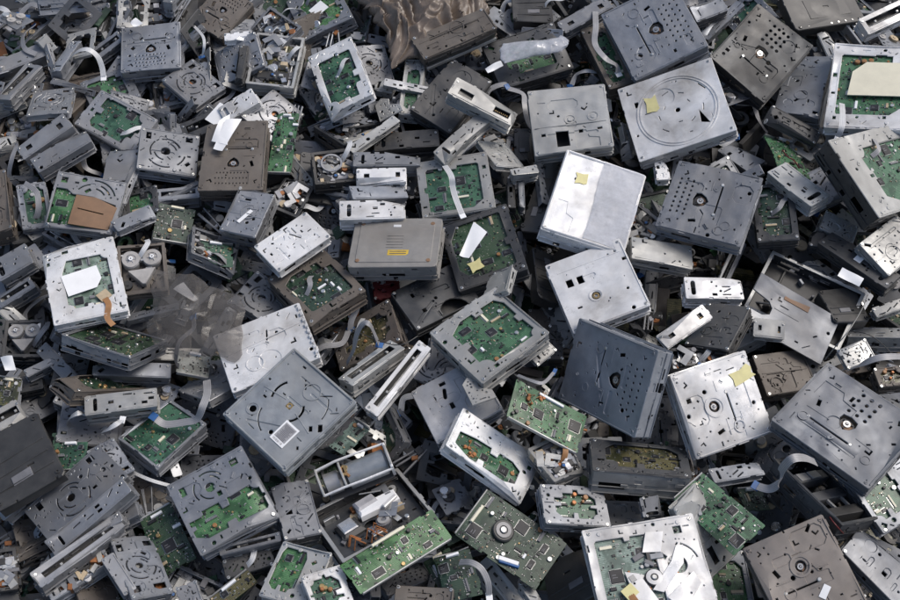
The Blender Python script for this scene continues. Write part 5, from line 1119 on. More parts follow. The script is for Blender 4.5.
('S','L',(0.4791, -0.1002, 0.078),(0.9954, 0.0029, -0.043, -0.0851),0.0449,0.0314,0.0100,2092,'pale hinge piece on the notched cover',{'slot': 2}),
('C','L',(0.6093, -0.1321, 0.06),(0.9804, 0.0617, -0.0105, 0.1869),0.0468,0.0323,0.0100,2099,'pale folded foil plate above the big holed drive',{}),
('C','K',(0.6068, -0.0436, 0.0307),(0.9882, -0.0777, 0.0839, 0.1015),0.0615,0.0638,0.0220,2106,'black cover right of the notched cover',{}),
('F','N',(0.653, -0.1725, 0.0481),(0.9968, -0.0286, 0.0235, 0.071),0.0442,0.0314,0.0220,2113,'brown board drive behind the wide grey ribbon',{'hole': 'big', 'pc': 'BG'}),
('S','L',(0.6719, -0.0532, 0.055),(0.986, 0.0358, -0.014, 0.1624),0.0507,0.0177,0.0150,2120,'pale jagged strip at the right edge',{'slot': 3}),
('B','G',(-0.5401, -0.3035, 0.083),(0.9993, -0.0163, -0.0309, 0.0097),0.0473,0.0394,0.0050,2127,'green board above the metal chassis stack',{}),
('F','Z',(-0.5179, -0.3627, 0.0624),(0.9245, -0.0244, -0.076, 0.3727),0.1350,0.0709,0.0260,2134,'grey chassis with curved slots at lower left',{'hole': 'slots'}),
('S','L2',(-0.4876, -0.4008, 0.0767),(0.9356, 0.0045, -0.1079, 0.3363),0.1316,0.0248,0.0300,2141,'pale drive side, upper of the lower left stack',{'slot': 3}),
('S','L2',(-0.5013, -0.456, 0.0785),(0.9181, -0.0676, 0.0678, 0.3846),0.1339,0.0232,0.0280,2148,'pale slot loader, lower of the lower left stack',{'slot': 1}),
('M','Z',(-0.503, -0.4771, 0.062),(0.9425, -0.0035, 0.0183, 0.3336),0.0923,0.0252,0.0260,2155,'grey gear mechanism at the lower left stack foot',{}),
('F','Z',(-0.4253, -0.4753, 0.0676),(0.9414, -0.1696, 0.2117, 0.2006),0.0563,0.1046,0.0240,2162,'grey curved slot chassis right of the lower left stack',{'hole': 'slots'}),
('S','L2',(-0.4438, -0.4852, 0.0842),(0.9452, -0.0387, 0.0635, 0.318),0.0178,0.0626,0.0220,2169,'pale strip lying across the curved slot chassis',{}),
('B','DG',(-0.3908, -0.4212, 0.0641),(0.9672, 0.0158, -0.0639, 0.2453),0.0493,0.0894,0.0060,2176,'olive dark board left of the big board drive',{}),
('F','Z',(-0.3123, -0.3778, 0.0821),(0.9648, -0.0035, -0.0417, 0.2597),0.1155,0.1163,0.0240,2183,'grey drive with a wide green board, lower left',{'hole': 'slots2'}),
('C','N',(-0.5982, -0.4136, 0.0103),(0.963, -0.0683, 0.1442, 0.2171),0.0386,0.0615,0.0250,2190,'brown cover at the lower left edge',{}),
('C','N',(-0.4996, -0.4894, 0.0323),(0.9274, -0.203, 0.2504, 0.1899),0.0546,0.0745,0.0250,2197,'brown cover at the bottom left edge',{}),
('M','D',(-0.6172, -0.4587, 0.0272),(0.9929, 0.0232, 0.0633, 0.0985),0.0305,0.0607,0.0250,2204,'dark gear tray at the bottom left corner',{}),
('C','N',(-0.4359, -0.3332, -0.0089),(0.9721, -0.0218, 0.0317, 0.2313),0.0530,0.0633,0.0250,2211,'brown black cover above the olive board',{}),
('C','L2',(-0.3483, -0.5059, 0.073),(0.9807, -0.0021, -0.0056, 0.1952),0.0271,0.0305,0.0150,2218,'small pale cover at the bottom edge, left part',{}),
('C','Z3',(-0.2173, -0.3891, 0.0628),(0.9828, -0.0639, 0.1024, 0.1397),0.0516,0.0880,0.0260,2225,'smooth grey blue cover below the diamond set cover',{}),
('R','L',(-0.1298, -0.3322, 0.0702),(0.9804, 0.0032, -0.0585, 0.1879),0.1073,0.0442,0.0360,2232,'silver cylinder motor in a wire bracket',{}),
('M','D',(-0.1059, -0.4004, 0.0665),(0.9366, -0.2236, -0.0137, 0.2696),0.1432,0.1088,0.0240,2239,'open tray with white block and copper flex',{'block': 1}),
('B','G',(-0.0712, -0.4554, 0.1181),(0.9497, -0.0147, 0.0827, 0.3016),0.1484,0.0493,0.0060,2246,'long green board with white rim, bottom middle',{'chips': 3}),
('F','L',(-0.2036, -0.4869, 0.0883),(0.9833, -0.0608, -0.0596, -0.1611),0.0724,0.0823,0.0180,2253,'pale frame with a black square chip at bottom',{'hole': 'half'}),
('F','W',(-0.1602, -0.5168, 0.1086),(0.9736, -0.096, 0.0983, 0.1824),0.0538,0.0672,0.0160,2260,'white frame with blue mark at the bottom edge',{'hole': 'big'}),
('C','N',(-0.0333, -0.5195, 0.0841),(0.9978, -0.0295, -0.0421, -0.0413),0.0774,0.0355,0.0220,2267,'brown drive back at the bottom edge, middle',{}),
('B','DG',(-0.0068, -0.4704, 0.082),(0.9702, 0.0201, -0.0277, 0.2399),0.0402,0.0507,0.0060,2274,'dark green board with grey cable at the bottom',{}),
('S','Z',(-0.2717, -0.4357, 0.062),(0.9929, -0.0024, -0.0082, 0.119),0.0843,0.0135,0.0260,2281,'grey drive edge with yellow line at bottom left',{'slot': 1}),
('F','D',(-0.2767, -0.4567, 0.046),(0.9879, -0.0044, 0.0105, 0.155),0.0677,0.0251,0.0240,2288,'dark drive with pinkish strip at bottom left',{'hole': 'big'}),
('B','BG',(-0.2901, -0.4994, 0.082),(0.9466, 0.0081, -0.0442, 0.3194),0.0631,0.0229,0.0060,2295,'beige green board strip at the bottom left',{}),
('B','DG',(0.0833, -0.4332, 0.098),(0.8854, 0.0145, 0.0437, 0.4626),0.0810,0.1299,0.0080,2302,'dark green board with a round black spindle motor',{'motor': 1}),
('F','Z',(0.1665, -0.3893, 0.087),(0.9874, -0.0658, 0.1369, 0.0444),0.0943,0.0601,0.0200,2309,'blue grey corner frame right of the spindle motor board',{'hole': 'big'}),
('F','D',(0.263, -0.3355, 0.0739),(0.9648, -0.2602, 0.025, -0.0293),0.1361,0.0738,0.0375,2316,'dark drive with a pale holed side, bottom middle',{'hole': 'big', 'pc': 'BG', 'side': 'L'}),
('F','W',(0.2618, -0.4914, 0.122),(0.9959, -0.0292, -0.0012, 0.0852),0.1517,0.1361,0.0200,2323,'bright white mechanism with orange tag and spindle disc',{'hole': 'mech', 'flex': 1}),
('B','DG',(0.0109, -0.484, 0.1),(0.9913, -0.0473, 0.0055, 0.1226),0.0502,0.0672,0.0060,2330,'dark green board with curved grey cable at bottom',{'chips': 2}),
('C','K',(0.1797, -0.478, 0.0327),(0.937, -0.1182, -0.3156, 0.0919),0.0774,0.0815,0.0250,2337,'dark flat panel left of the bright white mechanism',{}),
('S','L',(0.1064, -0.5068, 0.0738),(0.9525, -0.1308, 0.0931, 0.2587),0.0154,0.0382,0.0150,2344,'silver hook bracket below the spindle motor board',{}),
('S','Z',(0.2762, -0.3875, 0.094),(0.9973, 0.0153, -0.0267, 0.0666),0.0264,0.0278,0.0120,2351,'grey blue folded tab above the bright white mechanism',{'slot': 3}),
('M','D',(0.0449, -0.3279, -0.0086),(0.9962, -0.0335, 0.0745, 0.0301),0.0422,0.0376,0.0250,2358,'dark mechanism left of the orange coil drive',{}),
('B','G',(0.3645, -0.403, 0.118),(0.9326, -0.054, -0.0128, 0.3566),0.0599,0.1094,0.0060,2365,'green board with three large black chips',{'chips': 4}),
('C','L',(0.3408, -0.4193, 0.0951),(0.8914, 0.2575, 0.2056, 0.3113),0.0646,0.1138,0.0140,2372,'pale plate with a black square beside the three chip board',{'lay': 'sq'}),
('Q','N2',(0.4657, -0.4928, 0.1163),(0.9816, 0.0413, -0.0663, 0.1743),0.1132,0.1256,0.0260,2379,'brownish slotted mechanism plate in the lower right',{'lint': 1, 'st': [('white', 0.25, -0.45, 0.018, 0.009, 40)]}),
('M','D',(0.5071, -0.3773, 0.0822),(0.9233, -0.1906, 0.2513, 0.2193),0.0817,0.1330,0.0300,2386,'long black slotted tray with grey ribbon',{'bars': 1}),
('C','Z3',(0.5721, -0.4709, 0.0827),(0.9218, 0.0308, 0.1101, 0.3705),0.0553,0.1019,0.0240,2393,'grey slotted cover in the bottom right corner',{'lay': 'two'}),
('F','N',(0.3289, -0.3061, 0.0481),(0.9965, 0.0211, -0.0409, 0.0695),0.0341,0.0471,0.0220,2400,'brown rimmed drive left of the green chip board',{'hole': 'big', 'pc': 'BG'}),
('S','Z',(0.3976, -0.3405, 0.0944),(0.9837, -0.0998, 0.0768, 0.1287),0.0785,0.0230,0.0120,2407,'blue grey toothed strip above the three chip board',{'slot': 3}),
('F','Z',(0.6093, -0.359, 0.0821),(0.9673, 0.0485, 0.0219, 0.2479),0.0981,0.0941,0.0240,2414,'grey drive with dark opening under the big holed drive',{'hole': 'half'}),
('B','DG',(0.4367, -0.3497, 0.0284),(0.9821, -0.1254, 0.1039, 0.0945),0.0388,0.0373,0.0060,2421,'shadowed board behind the green chip board',{}),
('C','D',(0.4897, -0.3363, -0.0074),(0.911, 0.0273, 0.1115, -0.3962),0.0477,0.0530,0.0240,2428,'shadowed plate below the grey ribbon',{}),
('S','Z',(-0.4829, -0.4021, 0.0446),(0.9698, -0.0373, -0.1005, 0.2189),0.1141,0.0304,0.0260,2435,'grey drive side between the two lower left stack edges',{'slot': 3}),
('S','L2',(-0.5021, -0.4281, 0.0647),(0.9656, -0.0356, -0.1099, 0.2331),0.1282,0.0154,0.0240,2442,'narrow pale edge in the middle of the lower left stack',{'slot': 3}),
('F','Z',(-0.4823, -0.3155, 0.0683),(0.9437, -0.0501, 0.076, 0.318),0.0413,0.0617,0.0200,2449,'small grey mechanism top right of the lower left stack',{'hole': 'slots'}),
]
CABLES = [
(0.009, [(-0.6747, 0.451, 0.043), (-0.643, 0.4382, 0.088), (-0.6175, 0.431, 0.106), (-0.6012, 0.4246, 0.097), (-0.5953, 0.4144, 0.079), (-0.5935, 0.402, 0.07)], 'pale looped ribbon cable with white tip, upper left'),
(0.005, [(-0.4552, 0.5325, 0.052), (-0.4274, 0.476, 0.088), (-0.4229, 0.4527, 0.088), (-0.4291, 0.4481, 0.07)], 'thin curved cable beside the beige holed chassis'),
(0.01, [(0.2571, 0.5524, 0.07), (0.2522, 0.4915, 0.097), (0.2498, 0.4585, 0.088), (0.2657, 0.4267, 0.088), (0.2855, 0.4278, 0.07), (0.2907, 0.4197, 0.0592)], 'grey ribbon cable left of the large holed drive'),
(0.009, [(0.6402, 0.2994, 0.124), (0.6274, 0.2566, 0.151), (0.62, 0.2264, 0.1564), (0.6163, 0.217, 0.142)], 'white ribbon cable on the cream panel frame'),
(0.009, [(-0.0082, 0.1806, 0.115), (0.002, 0.1475, 0.133), (0.0041, 0.1342, 0.124), (0.0081, 0.1195, 0.1168), (0.0182, 0.0951, 0.106)], 'white ribbon across the upright pale frame'),
(0.011, [(-0.3582, -0.1821, 0.079), (-0.3496, -0.2162, 0.106), (-0.3519, -0.2409, 0.115), (-0.3623, -0.2528, 0.097), (-0.3813, -0.2536, 0.088), (-0.411, -0.2527, 0.079), (-0.4258, -0.245, 0.0844)], 'grey ribbon hanging right of the white drive face'),
(0.008, [(-0.5611, -0.2405, 0.052), (-0.5477, -0.2467, 0.088), (-0.5316, -0.248, 0.106), (-0.5265, -0.2385, 0.088)], 'pale cable loop under the white drive face'),
(0.008, [(-0.5035, -0.2609, 0.07), (-0.4858, -0.273, 0.106), (-0.4714, -0.269, 0.115), (-0.4685, -0.2573, 0.1024)], 'short pale cable end below the white drive face'),
(0.008, [(-0.1525, -0.159, 0.088), (-0.1407, -0.1563, 0.124), (-0.133, -0.1481, 0.16), (-0.123, -0.1412, 0.178), (-0.1137, -0.1433, 0.178), (-0.1083, -0.1405, 0.142), (-0.104, -0.1409, 0.115)], 'looped grey cable with blue end'),
(0.012, [(0.4972, -0.3422, 0.151), (0.4714, -0.3505, 0.187), (0.4513, -0.3562, 0.196), (0.4431, -0.3616, 0.169), (0.4468, -0.3674, 0.142), (0.4365, -0.3696, 0.124), (0.4239, -0.3616, 0.1132)], 'wide grey ribbon above the black slotted tray'),
(0.01, [(0.573, -0.1886, 0.124), (0.58, -0.197, 0.16), (0.5965, -0.1969, 0.178), (0.6187, -0.1941, 0.178), (0.6477, -0.1855, 0.16)], 'wide grey ribbon over the big holed drive'),
(0.008, [(0.0123, -0.4803, 0.1456), (0.0272, -0.4851, 0.16), (0.0405, -0.4937, 0.16), (0.0489, -0.5079, 0.151), (0.0508, -0.52, 0.1348)], 'curved grey cable on the dark green board'),
(0.005, [(-0.4634, -0.3125, 0.052), (-0.4252, -0.335, 0.07), (-0.3929, -0.3385, 0.052)], 'thin pale cable left of the wide green board drive'),
(0.005, [(0.0964, -0.2006, 0.133), (0.1127, -0.2222, 0.16), (0.1306, -0.2262, 0.16), (0.1491, -0.192, 0.124)], 'thin dark lead above the copper coil board'),
]
WIRES = [
(0.0016, [(0.6358, -0.042, 0.088), (0.6011, -0.0997, 0.142), (0.5702, -0.1439, 0.16), (0.5541, -0.1595, 0.142), (0.5483, -0.1618, 0.106)], 'thin bare wire crossing above the black tray', 'L'),
(0.0022, [(0.5108, -0.396, 0.115), (0.5087, -0.4206, 0.142), (0.5156, -0.4314, 0.142), (0.5306, -0.4309, 0.115)], 'red wire bundle below the black slotted tray', 'R'),
(0.0022, [(0.5364, 0.218, 0.106), (0.534, 0.1851, 0.133), (0.545, 0.1815, 0.1276), (0.5542, 0.1729, 0.1186)], 'red wire at the pale connector block', 'R'),
(0.0015, [(-0.1468, -0.1027, 0.088), (-0.0791, -0.1568, 0.142), (-0.0462, -0.142, 0.142)], 'thin black lead over the pale slot loader', 'K'),
(0.0016, [(0.3289, -0.3163, 0.133), (0.3268, -0.3467, 0.16), (0.3326, -0.3543, 0.142)], 'brown wire on the brown rimmed drive', 'N'),
(0.0016, [(0.5871, -0.1243, 0.124), (0.6022, -0.1384, 0.142), (0.6257, -0.1415, 0.124), (0.648, -0.1533, 0.106)], 'thin grey lead near the right edge', 'D'),
]
PAPERS = [
([(0.0592, 0.3884, 0.106), (0.0853, 0.399, 0.1114), (0.0898, 0.3958, 0.106), (0.0632, 0.3743, 0.1114)], 'small white tag on the film covered dark drive'),
([(0.0364, 0.0662, 0.124), (0.0566, 0.0461, 0.1294), (0.0287, 0.0006, 0.124), (0.0142, 0.0055, 0.1294)], 'torn white paper tag on the dark framed drive'),
([(-0.3846, 0.2278, 0.0988), (-0.3674, 0.2807, 0.1042), (-0.3423, 0.285, 0.0988), (-0.3684, 0.2197, 0.1042)], 'white paper scrap on the brown holed drive edge'),
([(-0.389, 0.2436, 0.097), (-0.3779, 0.2791, 0.1024), (-0.3636, 0.2995, 0.097), (-0.361, 0.2317, 0.1024)], 'curled white paper near the dark slot loader'),
([(-0.5624, 0.5221, 0.07), (-0.5533, 0.5316, 0.0754), (-0.5404, 0.5209, 0.07), (-0.5555, 0.5124, 0.0754)], 'tiny white triangle above the small holed drive'),
([(0.5923, -0.0141, 0.124), (0.6187, -0.0382, 0.1294), (0.6105, -0.0503, 0.124), (0.5812, -0.031, 0.1294)], 'white block sticker on the long dark rail'),
([(-0.6659, -0.1482, 0.088), (-0.6448, -0.1502, 0.0934), (-0.6385, -0.1696, 0.088), (-0.6521, -0.1732, 0.0934)], 'white paper block at the left edge, lower half'),
([(-0.4194, -0.038, 0.097), (-0.4046, -0.0275, 0.1024), (-0.3812, -0.0552, 0.097), (-0.3876, -0.0592, 0.1024)], 'white triangular scrap on the clear film'),
]
# ------------------------------------------------------------ the floor and the bed of scrap
def ground():
    m, nt, b = new_mat('ground'); co, rnd = coords(nt)
    n1 = noise_n(nt, co, 3, 6, .65); n2 = noise_n(nt, co, 40, 5, .7)
    c = mix(nt, ramp(nt, n1, .3, .7), (.035, .032, .03), (.075, .07, .065)); c = mix(nt, ramp(nt, n2, .45, .7, 0, .6), c, (.02, .019, .018))
    nt.links.new(c, b.inputs['Base Color']); b.inputs['Roughness'].default_value = .9; MATS['ground'] = m
    mb = MB(); n = 40; g = random.Random(5)
    def ax(i): u = (i/n-.5)*2; return math.copysign(abs(u)**3, u)*60
    vs = [(ax(i), ax(j), -.19+.006*noise.noise(Vector((i*.7, j*.7, 0)))) for j in range(n+1) for i in range(n+1)]
    mb.add(vs, [(j*(n+1)+i, j*(n+1)+i+1, (j+1)*(n+1)+i+1, (j+1)*(n+1)+i) for j in range(n) for i in range(n)], 'ground')
    o = mb.obj('ground'); o['kind'] = 'structure'; o['label'] = 'dark dusty ground under the scrap heap'
ground()
def heap_z(x, y): return -.135+.03*noise.noise(Vector((x*3, y*3, 1)))-.10*max(0, max(abs(x)-.95, abs(y)-.85))
def debris():
    mb = MB(); g = random.Random(11)
    for k in range(9500):
        if k < 5200: x, y = g.uniform(-1.05, 1.05), g.uniform(-.85, .95); z = heap_z(x, y)+g.uniform(-.015, .035)
        else: x, y = g.uniform(-.85, .85), g.uniform(-.6, .75); z = g.uniform(-.09, -.005)+(.02 if x < .1 else 0)
        xf = Matrix.Translation((x, y, z)) @ Matrix.Rotation(g.uniform(0, 6.28), 4, 'Z') @ Matrix.Rotation(g.gauss(0, .5), 4, 'X') @ Matrix.Rotation(g.gauss(0, .4), 4, 'Y')
        t = g.random(); s = g.uniform(.008, .045); m = g.choice(('D', 'D', 'D3', 'Z3', 'K', 'K', 'Z', 'N', 'DG', 'DG', 'BG', 'D2', 'D3', 'D3')) if g.random() < .93 else g.choice(('L', 'beige', 'white', 'G', 'copper'))
        if t < .45: mb.box((0, 0, 0), (s*1.6, s*g.uniform(.3, 1), g.uniform(.001, .012)), m, 0, .0005, xf)
        elif t < .6: mb.prism(lshape(0, 0, s*1.2), 0, .0016, m, .0004, xf)
        elif t < .72: mb.ring(0, 0, 0, g.uniform(.002, .008), s*.25, s*.42, m, 16, xf)
        elif t < .82: mb.prism(circ(0, 0, s*.35, 16), 0, g.uniform(.003, .012), m, .0008, xf)
        else:
            mb.prism(rect(0, 0, s*1.5, s), 0, .0014, m, 0, xf)
            for _ in range(5): mb.box((g.uniform(-.6, .6)*s, g.uniform(-.4, .4)*s, .003), (g.uniform(.002, .006), g.uniform(.002, .004), .004), g.choice(('tin', 'chip', 'beige', 'K')), 0, 0, xf)
    o = mb.obj('scrap_debris'); o['kind'] = 'stuff'; o['label'] = 'loose broken metal and plastic scraps between the drives'; o['category'] = 'scrap'
debris()
# ------------------------------------------------------------ the drives, boards and casings of the heap
for it in ITEMS: build(*it)
# ------------------------------------------------------------ cables, wires, papers
for i, (wd, P, lab) in enumerate(CABLES):
    t = thing('ribbon_cable', lab, 'ribbon cable', 'ribbon cables hanging out of the scrap', P[0])
    L = [tuple(Vector(p)-Vector(P[0])) for p in P]; m = 'ribbong' if ('grey' in lab or 'dark' in lab) else 'ribbonw'
    mb = MB(); Q = flexribbon(mb, L, wd, m); mb.obj('flat_cable', t)
    mb = MB(); a, b = Q[-1], Q[-2]; d = (a-b).normalized(); xf = Matrix.Translation(a+d*.003) @ Matrix.Rotation(math.atan2(d.y, d.x), 4, 'Z')
    mb.box((0, 0, 0), (.011, wd*1.08, .0012), 'blue' if 'blue' in lab or i % 4 == 1 else 'white', 0, .0003, xf); mb.obj('end_stiffener', t)
for i, (r, P, lab, m) in enumerate(WIRES):
    mb = MB(); mb.tube(P, r/1000*.55 if r > .1 else r*.55, m, 8) if False else None
    Q = []
    PV = [Vector(p) for p in P]
    for k in range(len(PV)-1):
        p0, p1, p2, p3 = PV[max(k-1, 0)], PV[k], PV[k+1], PV[min(k+2, len(PV)-1)]
        for s in range(6): u = s/6; Q.append(.5*((2*p1)+(p2-p0)*u+(2*p0-5*p1+4*p2-p3)*u*u+(3*p1-p0-3*p2+p3)*u**3))
    Q.append(PV[-1]); mb = MB(); mb.tube(Q, r*.5, m, 8); o = mb.obj('wire', smooth=True); o['label'] = lab; o['category'] = 'wire'; o['group'] = 'loose wires on the heap'
for i, (P, lab) in enumerate(PAPERS):
    c = sum((Vector(p) for p in P), Vector())/4; mb = MB(); n = 6; vs = []; g = random.Random(i); P = [Vector(p)-c for p in P]
    for s in (0, -.0005):
        for j in range(n+1):
            for k in range(n+1):
                u, v = k/n, j/n; p = (P[0]*(1-u)+P[1]*u)*(1-v)+(P[3]*(1-u)+P[2]*u)*v
                vs.append(p+Vector((0, 0, .004*math.sin(u*2.6+i)*math.cos(v*2+i)+.001*noise.noise(p*60)+s)))
    N = (n+1)**2; fs = []
    for j in range(n):
        for k in range(n): a = j*(n+1)+k; f = (a, a+n+1, a+n+2, a+1); fs += [f, tuple(x+N for x in f[::-1])]
    mb.add(vs, fs, 'white'); o = mb.obj('paper_scrap'); o.location = c; o['label'] = lab; o['category'] = 'paper'; o['group'] = 'white paper scraps on the heap'
# ------------------------------------------------------------ bag and loose film
def bag(name, lab, cat, pts, m, amp, rise, seed, n=110, fq=1.):
    """a crumpled sheet hanging over the quad of world points, bulging up in the middle"""
    g = random.Random(seed); P = [Vector(p) for p in pts]; c = sum(P, Vector())/4; vs = []; sx = g.uniform(0, 30)
    for j in range(n+1):
        for i in range(n+1):
            u, v = i/n, j/n; p = (P[0]*(1-u)+P[1]*u)*(1-v)+(P[3]*(1-u)+P[2]*u)*v-c
            q = Vector((p.x*21*fq+sx, p.y*9*fq, 0)); e = 1+.13*noise.noise(Vector((sx, math.atan2(v-.5, u-.5)*2, 3)))
            wv = noise.noise(Vector((p.x*9, p.y*9, sx)))*2.2; q = q+Vector((wv, wv*.6, 0))
            f1 = 1-3.2*abs(noise.noise(q))**.8; f2 = 1-3.2*abs(noise.noise(Vector((q.x*1.9+9, q.y*1.6, 4))))**.8; b = (math.sin(math.pi*min(1, max(0, u)))*math.sin(math.pi*v))**.5
            vs.append((p.x*e+.006*f2, p.y*e+.006*f1, p.z+rise*b+amp*(f1+.6*f2+.12*(1-3*abs(noise.noise(q*4.3))))*(.3+.7*b)))
    mb = MB(); mb.add(vs, [(j*(n+1)+i, j*(n+1)+i+1, (j+1)*(n+1)+i+1, (j+1)*(n+1)+i)[::-1] for j in range(n) for i in range(n)], m)
    o = mb.obj(name, smooth=n > 30); o.location = c; o['label'] = lab; o['category'] = cat
    if n <= 30: o.data.polygons.foreach_set('use_smooth', [False]*len(o.data.polygons))
    s = o.modifiers.new('s', 'SOLIDIFY'); s.thickness = .0004
    return o
bag('plastic_bag', 'crumpled brown translucent plastic bag at the top edge', 'plastic bag', [(-0.1785, 0.6588, 0.061), (0.0765, 0.6588, 0.061), (0.0527, 0.4961, 0.061), (-0.1004, 0.4324, 0.061)], 'bagm', .012, .03, 3, fq=1.35)
bag('plastic_film', 'torn clear plastic film draped left of the large white cover', 'plastic film', [(-0.4548, -0.0013, 0.106), (-0.3076, -0.0473, 0.106), (-0.3125, -0.1657, 0.106), (-0.4405, -0.146, 0.106)], 'film2', .0055, .014, 21, n=13, fq=.5)
bag('cloudy_film', 'cloudy plastic wrap over a dark drive at the top', 'plastic film', [(0.0873, 0.4527, 0.088), (0.1993, 0.4731, 0.088), (0.1999, 0.4382, 0.088), (0.093, 0.4123, 0.088)], 'film', .004, .008, 12)
# ------------------------------------------------------------ half buried drives below: one of each kind, then copies
PROTO = [('P', 'D', .13, .12, .03, {'grid': (4, 7)}, 'dark holed drive'), ('F', 'D', .14, .12, .03, {'hole': 'big'}, 'dark open drive'), ('C', 'D', .13, .13, .035, {}, 'dark drive cover'),
         ('M', 'D', .14, .12, .03, {}, 'dark grey mechanism'), ('S', 'Z', .13, .03, .10, {'slot': 3}, 'grey drive edge'), ('M', 'D', .12, .12, .03, {'pcb': 1}, 'dark mechanism'),
         ('F', 'N', .13, .12, .03, {'hole': 'full', 'pc': 'BG'}, 'brown open drive'), ('B', 'DG', .11, .08, .008, {}, 'dark board'), ('S', 'D2', .14, .035, .10, {'slot': 1}, 'grey slot loader'),
         ('C', 'D2', .12, .11, .03, {'lay': 'two'}, 'grey drive cover'), ('S', 'D', .12, .03, .10, {'slot': 3}, 'dark drive edge'), ('B', 'G', .09, .06, .008, {}, 'green board'),
         ('X', 'Z', .10, .018, .012, {'k': 'channel'}, 'grey bracket'), ('X', 'L', .07, .055, .008, {'k': 'frame'}, 'pale bent bracket'), ('X', 'K', .06, .03, .01, {'k': 'rods'}, 'steel rod carriage'),
         ('X', 'ribbong', .09, .04, .004, {'k': 'cable'}, 'grey ribbon cable'), ('X', 'D2', .07, .05, .006, {'k': 'gears'}, 'geared plate'), ('X', 'L2', .08, .014, .01, {'k': 'channel'}, 'slim bracket'),
         ('X', 'D2', .08, .06, .008, {'k': 'frame'}, 'dark bent bracket'), ('X', 'ribbonw', .06, .03, .004, {'k': 'cable'}, 'white ribbon cable'), ('X', 'Z', .05, .045, .006, {'k': 'gears'}, 'grey geared plate')]
SLIM = [('F', 'Z', .085, .075, .014, {'hole': 'big'}, 'slim grey open drive'), ('C', 'L2', .09, .07, .012, {'lay': 'sq2'}, 'slim pale holed plate'), ('S', 'L', .10, .022, .03, {'slot': 3}, 'slim pale casing'), ('P', 'Z3', .09, .085, .016, {'grid': (3, 6)}, 'slim dark holed drive'),
        ('F', 'L2', .09, .07, .012, {'hole': 'slots'}, 'slim curved slot chassis'), ('M', 'Z', .085, .075, .018, {}, 'small open mechanism'), ('S', 'Z', .11, .018, .03, {'slot': 1}, 'slim grey slot loader'), ('C', 'N', .08, .07, .014, {}, 'small taupe cover'),
        ('F', 'D', .08, .07, .014, {'hole': 'full', 'pc': 'DG'}, 'small dark boarded tray'), ('S', 'Z', .09, .02, .03, {'slot': 3}, 'slim grey casing')]
NBIG = 12; NSM = len(PROTO); PROTO += SLIM
def copy_thing(r):
    c = r.copy(); C.objects.link(c)
    for ch in r.children:
        d = ch.copy(); C.objects.link(d); d.parent = c
        for s in ch.children: e = s.copy(); C.objects.link(e); e.parent = d
    return c
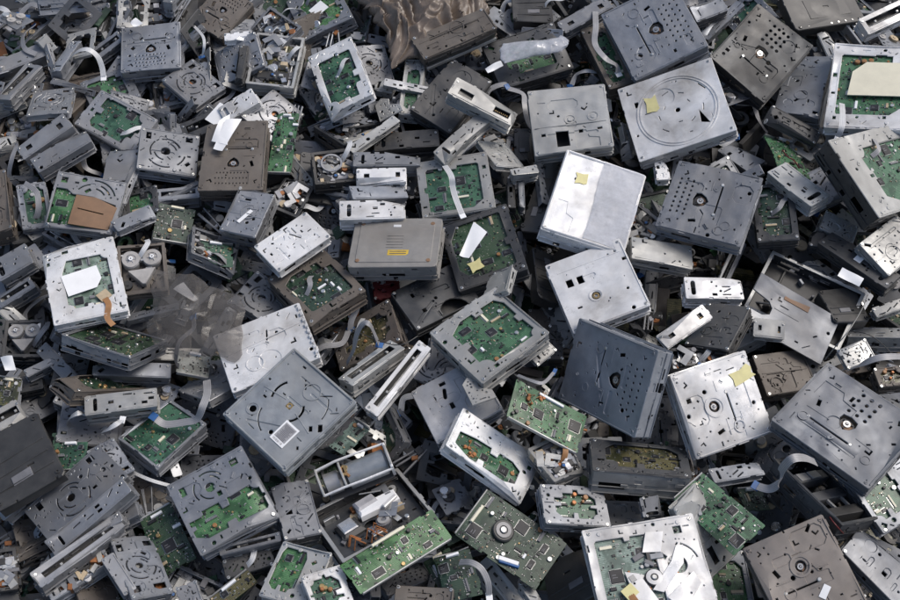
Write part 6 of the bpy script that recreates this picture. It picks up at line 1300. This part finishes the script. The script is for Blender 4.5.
def fillers():
    g = random.Random(77); pts = []; anchors = [(Vector(it[2]), it[8]) for it in ITEMS if len(it[8].split()) <= 14]; used = set(); protos = {}
    for lvl, (zc, gap) in enumerate(((-.085, .105), (-.035, .115))):
        P2 = []
        for _ in range(6000):
            x, y = g.uniform(-.82, .82), g.uniform(-.58, .78)
            if all((x-a)**2+(y-b)**2 > gap**2 for a, b in P2): P2.append((x, y))
        for x, y in P2:
            k = g.randrange(len(PROTO)); tl = g.gauss(0, .30), g.gauss(0, .30); pts.append((x, y, zc+g.uniform(-.015, .015), k, g.uniform(0, 6.28), tl))
    P2 = []
    for _ in range(9000):
        x = g.uniform(-.80, .80); y = g.uniform(-.56, .72); gp = .060 if x < .1 else .078
        if all((x-a)**2+(y-b)**2 > gp**2 for a, b in P2): P2.append((x, y)); pts.append((x, y, g.uniform(-.005, .045), g.randrange(NBIG, NSM), g.uniform(0, 6.28), (g.gauss(0, .35), g.gauss(0, .35))))
    P3 = []
    for _ in range(9000):
        x = g.uniform(-.80, .80); y = g.uniform(-.56, .72); gp = .074 if x < 0 else .11
        if all((x-a)**2+(y-b)**2 > gp**2 for a, b in P3): P3.append((x, y)); pts.append((x, y, g.uniform(-.01, .03), g.randrange(NSM, len(PROTO)), g.uniform(0, 6.28), (g.gauss(0, .35), g.gauss(0, .35))))
    NOLD = len(pts); P4 = []
    for _ in range(9000):
        x = g.uniform(-.80, .80); y = g.uniform(-.52, .70); gp = (.085 if y > -.1 else .10) if x < .02 else .17
        if all((x-a)**2+(y-b)**2 > gp**2 for a, b in P4):
            P4.append((x, y)); k = g.choice((12, 17, 18, 20, NSM+2, NSM+6, NSM+9, NSM+5, NSM+4, NSM, NSM+1, 17, NSM+9, NSM+2)); pts.append((x, y, g.uniform(.02, .062), k, g.uniform(0, 6.28), (g.gauss(0, .3), g.gauss(0, .3))))
    P5 = []
    for _ in range(6000):      # the heap goes on a little past the picture's edges
        x, y = g.uniform(-1.12, 1.12), g.uniform(-.72, .95)
        if (abs(x) > .70+.22*(y+.5)/1.2 or y < -.53 or y > .74) and all((x-a)**2+(y-b)**2 > .135**2 for a, b in P5):
            P5.append((x, y)); pts.append((x, y, g.uniform(-.03, .05)-.08*max(0, abs(x)-.9), g.randrange(NBIG), g.uniform(0, 6.28), (g.gauss(0, .25), g.gauss(0, .25))))
    for i, (x, y, z, k, az, tl) in enumerate(pts):
        if i < NOLD and i not in KEEP or i in DROP: continue
        kind, m, w, h, th, o, desc = PROTO[k]
        e = Matrix.Rotation(az, 4, 'Z') @ Matrix.Rotation(tl[0], 4, 'X') @ Matrix.Rotation(tl[1], 4, 'Y'); q = e.to_quaternion()
        for a, lab in sorted(anchors, key=lambda s: (s[0].x-x)**2+(s[0].y-y)**2):
            if (desc, lab) not in used and len(desc.split())+len(lab.split()) <= (14 if k < NBIG else 13): break
        used.add((desc, lab)); label = desc+(' under the ' if k < NBIG else ' wedged by the ')+lab
        zz = z-(th if kind != 'S' or k >= NSM else .08)
        kk = (k, i % 3)
        if kk not in protos: t = build(kind, m, (x, y, zz), tuple(q), w, h, th, 900+k+50*(i % 3), label, o); protos[kk] = t
        else: t = copy_thing(protos[kk]); t.location = (x, y, zz); t.rotation_quaternion = q; t['label'] = label
KEEP = set([1,3,4,5,10,12,13,16,31,33,34,35,38,43,45,46,47,48,50,52,53,55,63,69,75,76,77,82,87,98,100,101,113,121,126,130,132,133,135,142,143,144,146,147,149,150,153,154,155,156,157,158,159,163,164,165,166,167,173,174,180,181,183,184,185,190,191,192,194,195,196,201,203,207,211,218,219,220,221,222,223,227,229,231,234,236,237,241,250,252,256,258,259,260,261,263,265,268,269,270,271,273,274,275,277,278,279,287,290,292,294,295,296,297,299,304,305,306,309,310,311,314,316,318,322,323,324,325,327,329,330,331,332,335,336,337,340,342,343,344,345,346,347,349,352,354,357,358,359,361,365,366,368,371,372,373,375,378,380,381,384,385,386,389,390,391,393,394,397,398,400,402,403,404,406,407,411,412,413,414,415,416,417,419,422,423,424,425,426,427,430,431,433,434,435,437,438,441,442,443,445,446,447,449,452,455,456,457,459,460,461,462,465,466,467,468,469,470,472,473,474,475,478,480,481,482,484,486,487,491,492,494,495,496,498,500,505,506,507,508,510,511,513,514,516,518,519,520,522,523,524,529,533,534,535,536,541,543,546,547,549,550,551,552,553,555,556,557,558,560,561,562,563,566,567,568,570,571,572,573,574,575,576,577,578,579,581,582,583,584,586,587,588,590,592,594,595,596,597,599,600,601,602,604,606,607,608,610,611,612,614,616,617,621,624,625,627,633,635,637,638,639,640,642,643,645,646,647,648,650,651,653,654,655,656,657,659,660,661,662,663,664,665,666,668,669,670,671,672,676,677,678,679,680,681,682,685,686,687,688,689,690,691,693,694,695,696,697,698,699,702,703,704,705,706,707,708,711,714,715,716,717,719,720,721,722,723,724,726,727,730,733,734,736,737,738,740])
DROP = set([38,50,52,69,98,121,142,154,159,180,220,222,274,316,335,368,378,385,427,437,455,459,467,472,494,511,519,546,558,587,616,642,724,743,744,747,749,756,767,771,772,775,779,784,786,787,791,797,802,805,807,814,817,821,826,831,834,836,839,845,854])
fillers()
